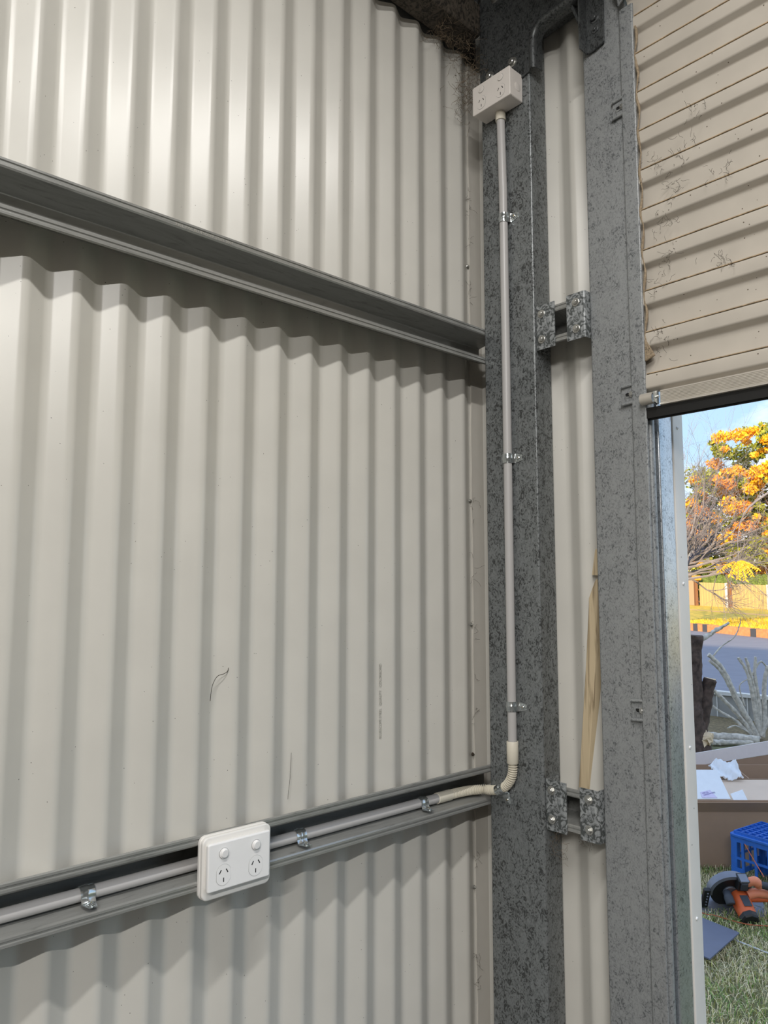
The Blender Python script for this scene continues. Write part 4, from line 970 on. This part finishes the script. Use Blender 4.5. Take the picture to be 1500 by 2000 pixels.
MB().tube(catmull([Vector(p) for p in ((.105, 0, .160), (.150, 0, .150), (.190, 0, .125), (.212, 0, .090))], 6), .0165, 12).build('handle_grip', 'tool_rubber', sw, local=True, smooth=60)
MB().tube(catmull([Vector(p) for p in ((.060, -.012, .105), (.100, -.006, .112), (.150, 0, .098), (.205, 0, .075))], 6), [.022]*6+[.021]*6+[.019]*7, 12).build('rear_arm', 'tool_salmon', sw, local=True, smooth=60)
MB().tube(catmull([Vector(p) for p in ((.062, -.014, .086), (.110, -.008, .078), (.160, 0, .070), (.215, 0, .062))], 6), .016, 12).build('lower_arm', 'tool_orange', sw, local=True, smooth=60)
MB().box((-.135, .000, .004), (-.105, .020, .115)).build('depth_bracket', 'tool_black', sw, local=True, bevel=.003)
for k in range(5): MB().ball((-.118, -.001, .025+k*.018), .0045, 8, 6).build('rivet', 'tool_grey', sw, local=True, smooth=60)
MB().box((-.160, .035, .004), (-.140, .060, .060)).build('rip_knob', 'tool_orange', sw, local=True, bevel=.004)
MB().ball((-.105, -.030, .010), .007, 10, 8).build('clamp_knob', 'zinc', sw, local=True, smooth=60)
# cord and rod
tag(MB().tube(catmull([Vector(p) for p in ((-2.1, 3.72, -1.535), (-1.743, 3.589, -1.525), (-1.675, 3.600, -1.525), (-1.573, 3.609, -1.525), (-1.513, 3.629, -1.525), (-1.462, 3.671, -1.525), (-1.2, 3.9, -1.535))], 8), .0024, 6).build('string_line', 'cord_orange', smooth=60), 'thin orange string line lying on the grass in front of the saw', 'string')
tag(MB().tube(catmull([Vector(p) for p in ((-1.52, 3.80, -1.36), (-1.575, 3.835, -1.31), (-1.625, 3.85, -1.245))], 6), .0022, 6).build('string_end', 'cord_orange', smooth=60), 'loose orange string end sticking up in front of the blue crate', 'string')
tag(MB().tube([(-1.72, 3.456, -1.530), (-1.583, 3.445, -1.532), (-1.489, 3.434, -1.532), (-1.2, 3.41, -1.535)], .004, 8).build('metal_rod', 'rod_zinc', smooth=60), 'thin pale metal rod lying on the grass under the dark sheet', 'rod')
pa = Vector((.99, -.137, 0)).normalized(); pb = Vector((-.137, -.99, 0)).normalized()*-1
pr0 = Vector((-1.507, 3.474, 0))
q = [pr0, pr0-pa*.46, pr0-pa*.46+Vector((.018, -.33, 0)), pr0+Vector((.018, -.33, 0))]
tag(MB().hexa([(p.x, p.y, GR+.034) for p in q]+[(p.x, p.y, GR+.041) for p in q]).build('dark_sheet', 'dark_sheet', bevel=.001), 'dark grey flat sheet lying on the grass beside the door trim', 'sheet')
# ------------------------------------------------------------------ lawn blades
rng = random.Random(5)
def blades(name, mat, n, h, label, bias):
    b = MB(); k = 0
    while k < n:
        x = rng.uniform(-3.6, 1.2); y = rng.uniform(1.75, 5.2)
        # denser near the door view
        c = -.425*y
        if abs(x-c) > .9 and rng.random() < .72: continue
        if bias and (math.sin(x*6.1+y*2.3)+math.sin(y*7.7-x*3.1))*bias < rng.uniform(-1.2, .9): continue
        k += 1
        hh = h*rng.uniform(.5, 1.25); a = rng.uniform(0, 6.283); le = rng.uniform(.3, 1.4)*hh; wd = rng.uniform(.0011, .0022)
        dx, dy = math.cos(a), math.sin(a); px, py = -dy*wd, dx*wd
        b.v += [(x-px, y-py, GR), (x+px, y+py, GR), (x+dx*le*.45+px*.8, y+dy*le*.45+py*.8, GR+hh*.7), (x+dx*le*.45-px*.8, y+dy*le*.45-py*.8, GR+hh*.7), (x+dx*le, y+dy*le, GR+hh*.85)]
        o = len(b.v)-5; b.f += [(o, o+1, o+2, o+3), (o+3, o+2, o+4)]
    tag(b.build(name, mat), label, 'grass', kind='stuff')
blades('grass', 'grass_blade', 34000, .035, 'short olive lawn grass around the saw and crate', 0)
blades('grass', 'grass_dry', 30000, .032, 'dry straw-coloured grass blades in the lawn', -1)
blades('grass', 'grass_green', 20000, .036, 'fresh green grass tufts in the lawn', 1)
# verge tufts catching the low sun
rng = random.Random(15); vb = MB()
for _ in range(26000):
    t = rng.uniform(-6, 14); o = .3+rng.random()**1.6*22; x, y = kpt(t-o*.35, o); hh = rng.uniform(.05, .13)*(1+o*.03); a = rng.uniform(0, 6.28); wd = .02*(1+o*.05)
    dx, dy = math.cos(a), math.sin(a)
    vb.v += [(x-dy*wd, y+dx*wd, GR+.01), (x+dy*wd, y-dx*wd, GR+.01), (x+dx*hh*.4, y+dy*hh*.4, GR+.01+hh)]; o_ = len(vb.v)-3; vb.f.append((o_, o_+1, o_+2))
tag(vb.build('verge_grass', 'lawn_far'), 'sunlit golden grass on the verge beyond the brick kerb', 'grass', kind='stuff')
# unseen house added behind the shed so that its shade covers the yard and road
shade_house = empty('house', (2, -12, GR), 'unseen two-storey house added behind the shed for its shade', 'house')
MB().box((-9, -16, GR), (11, -8, 5.2)).build('wall', 'house_wall', shade_house)
MB().prism([(-8.2, 5.2), (-16, 5.2), (-12.1, 7.4)] if False else [(-7.6, 5.2), (-16.4, 5.2), (-12, 7.3)], 'x', -9.5, 11.5).build('roof', 'house_roof', shade_house)
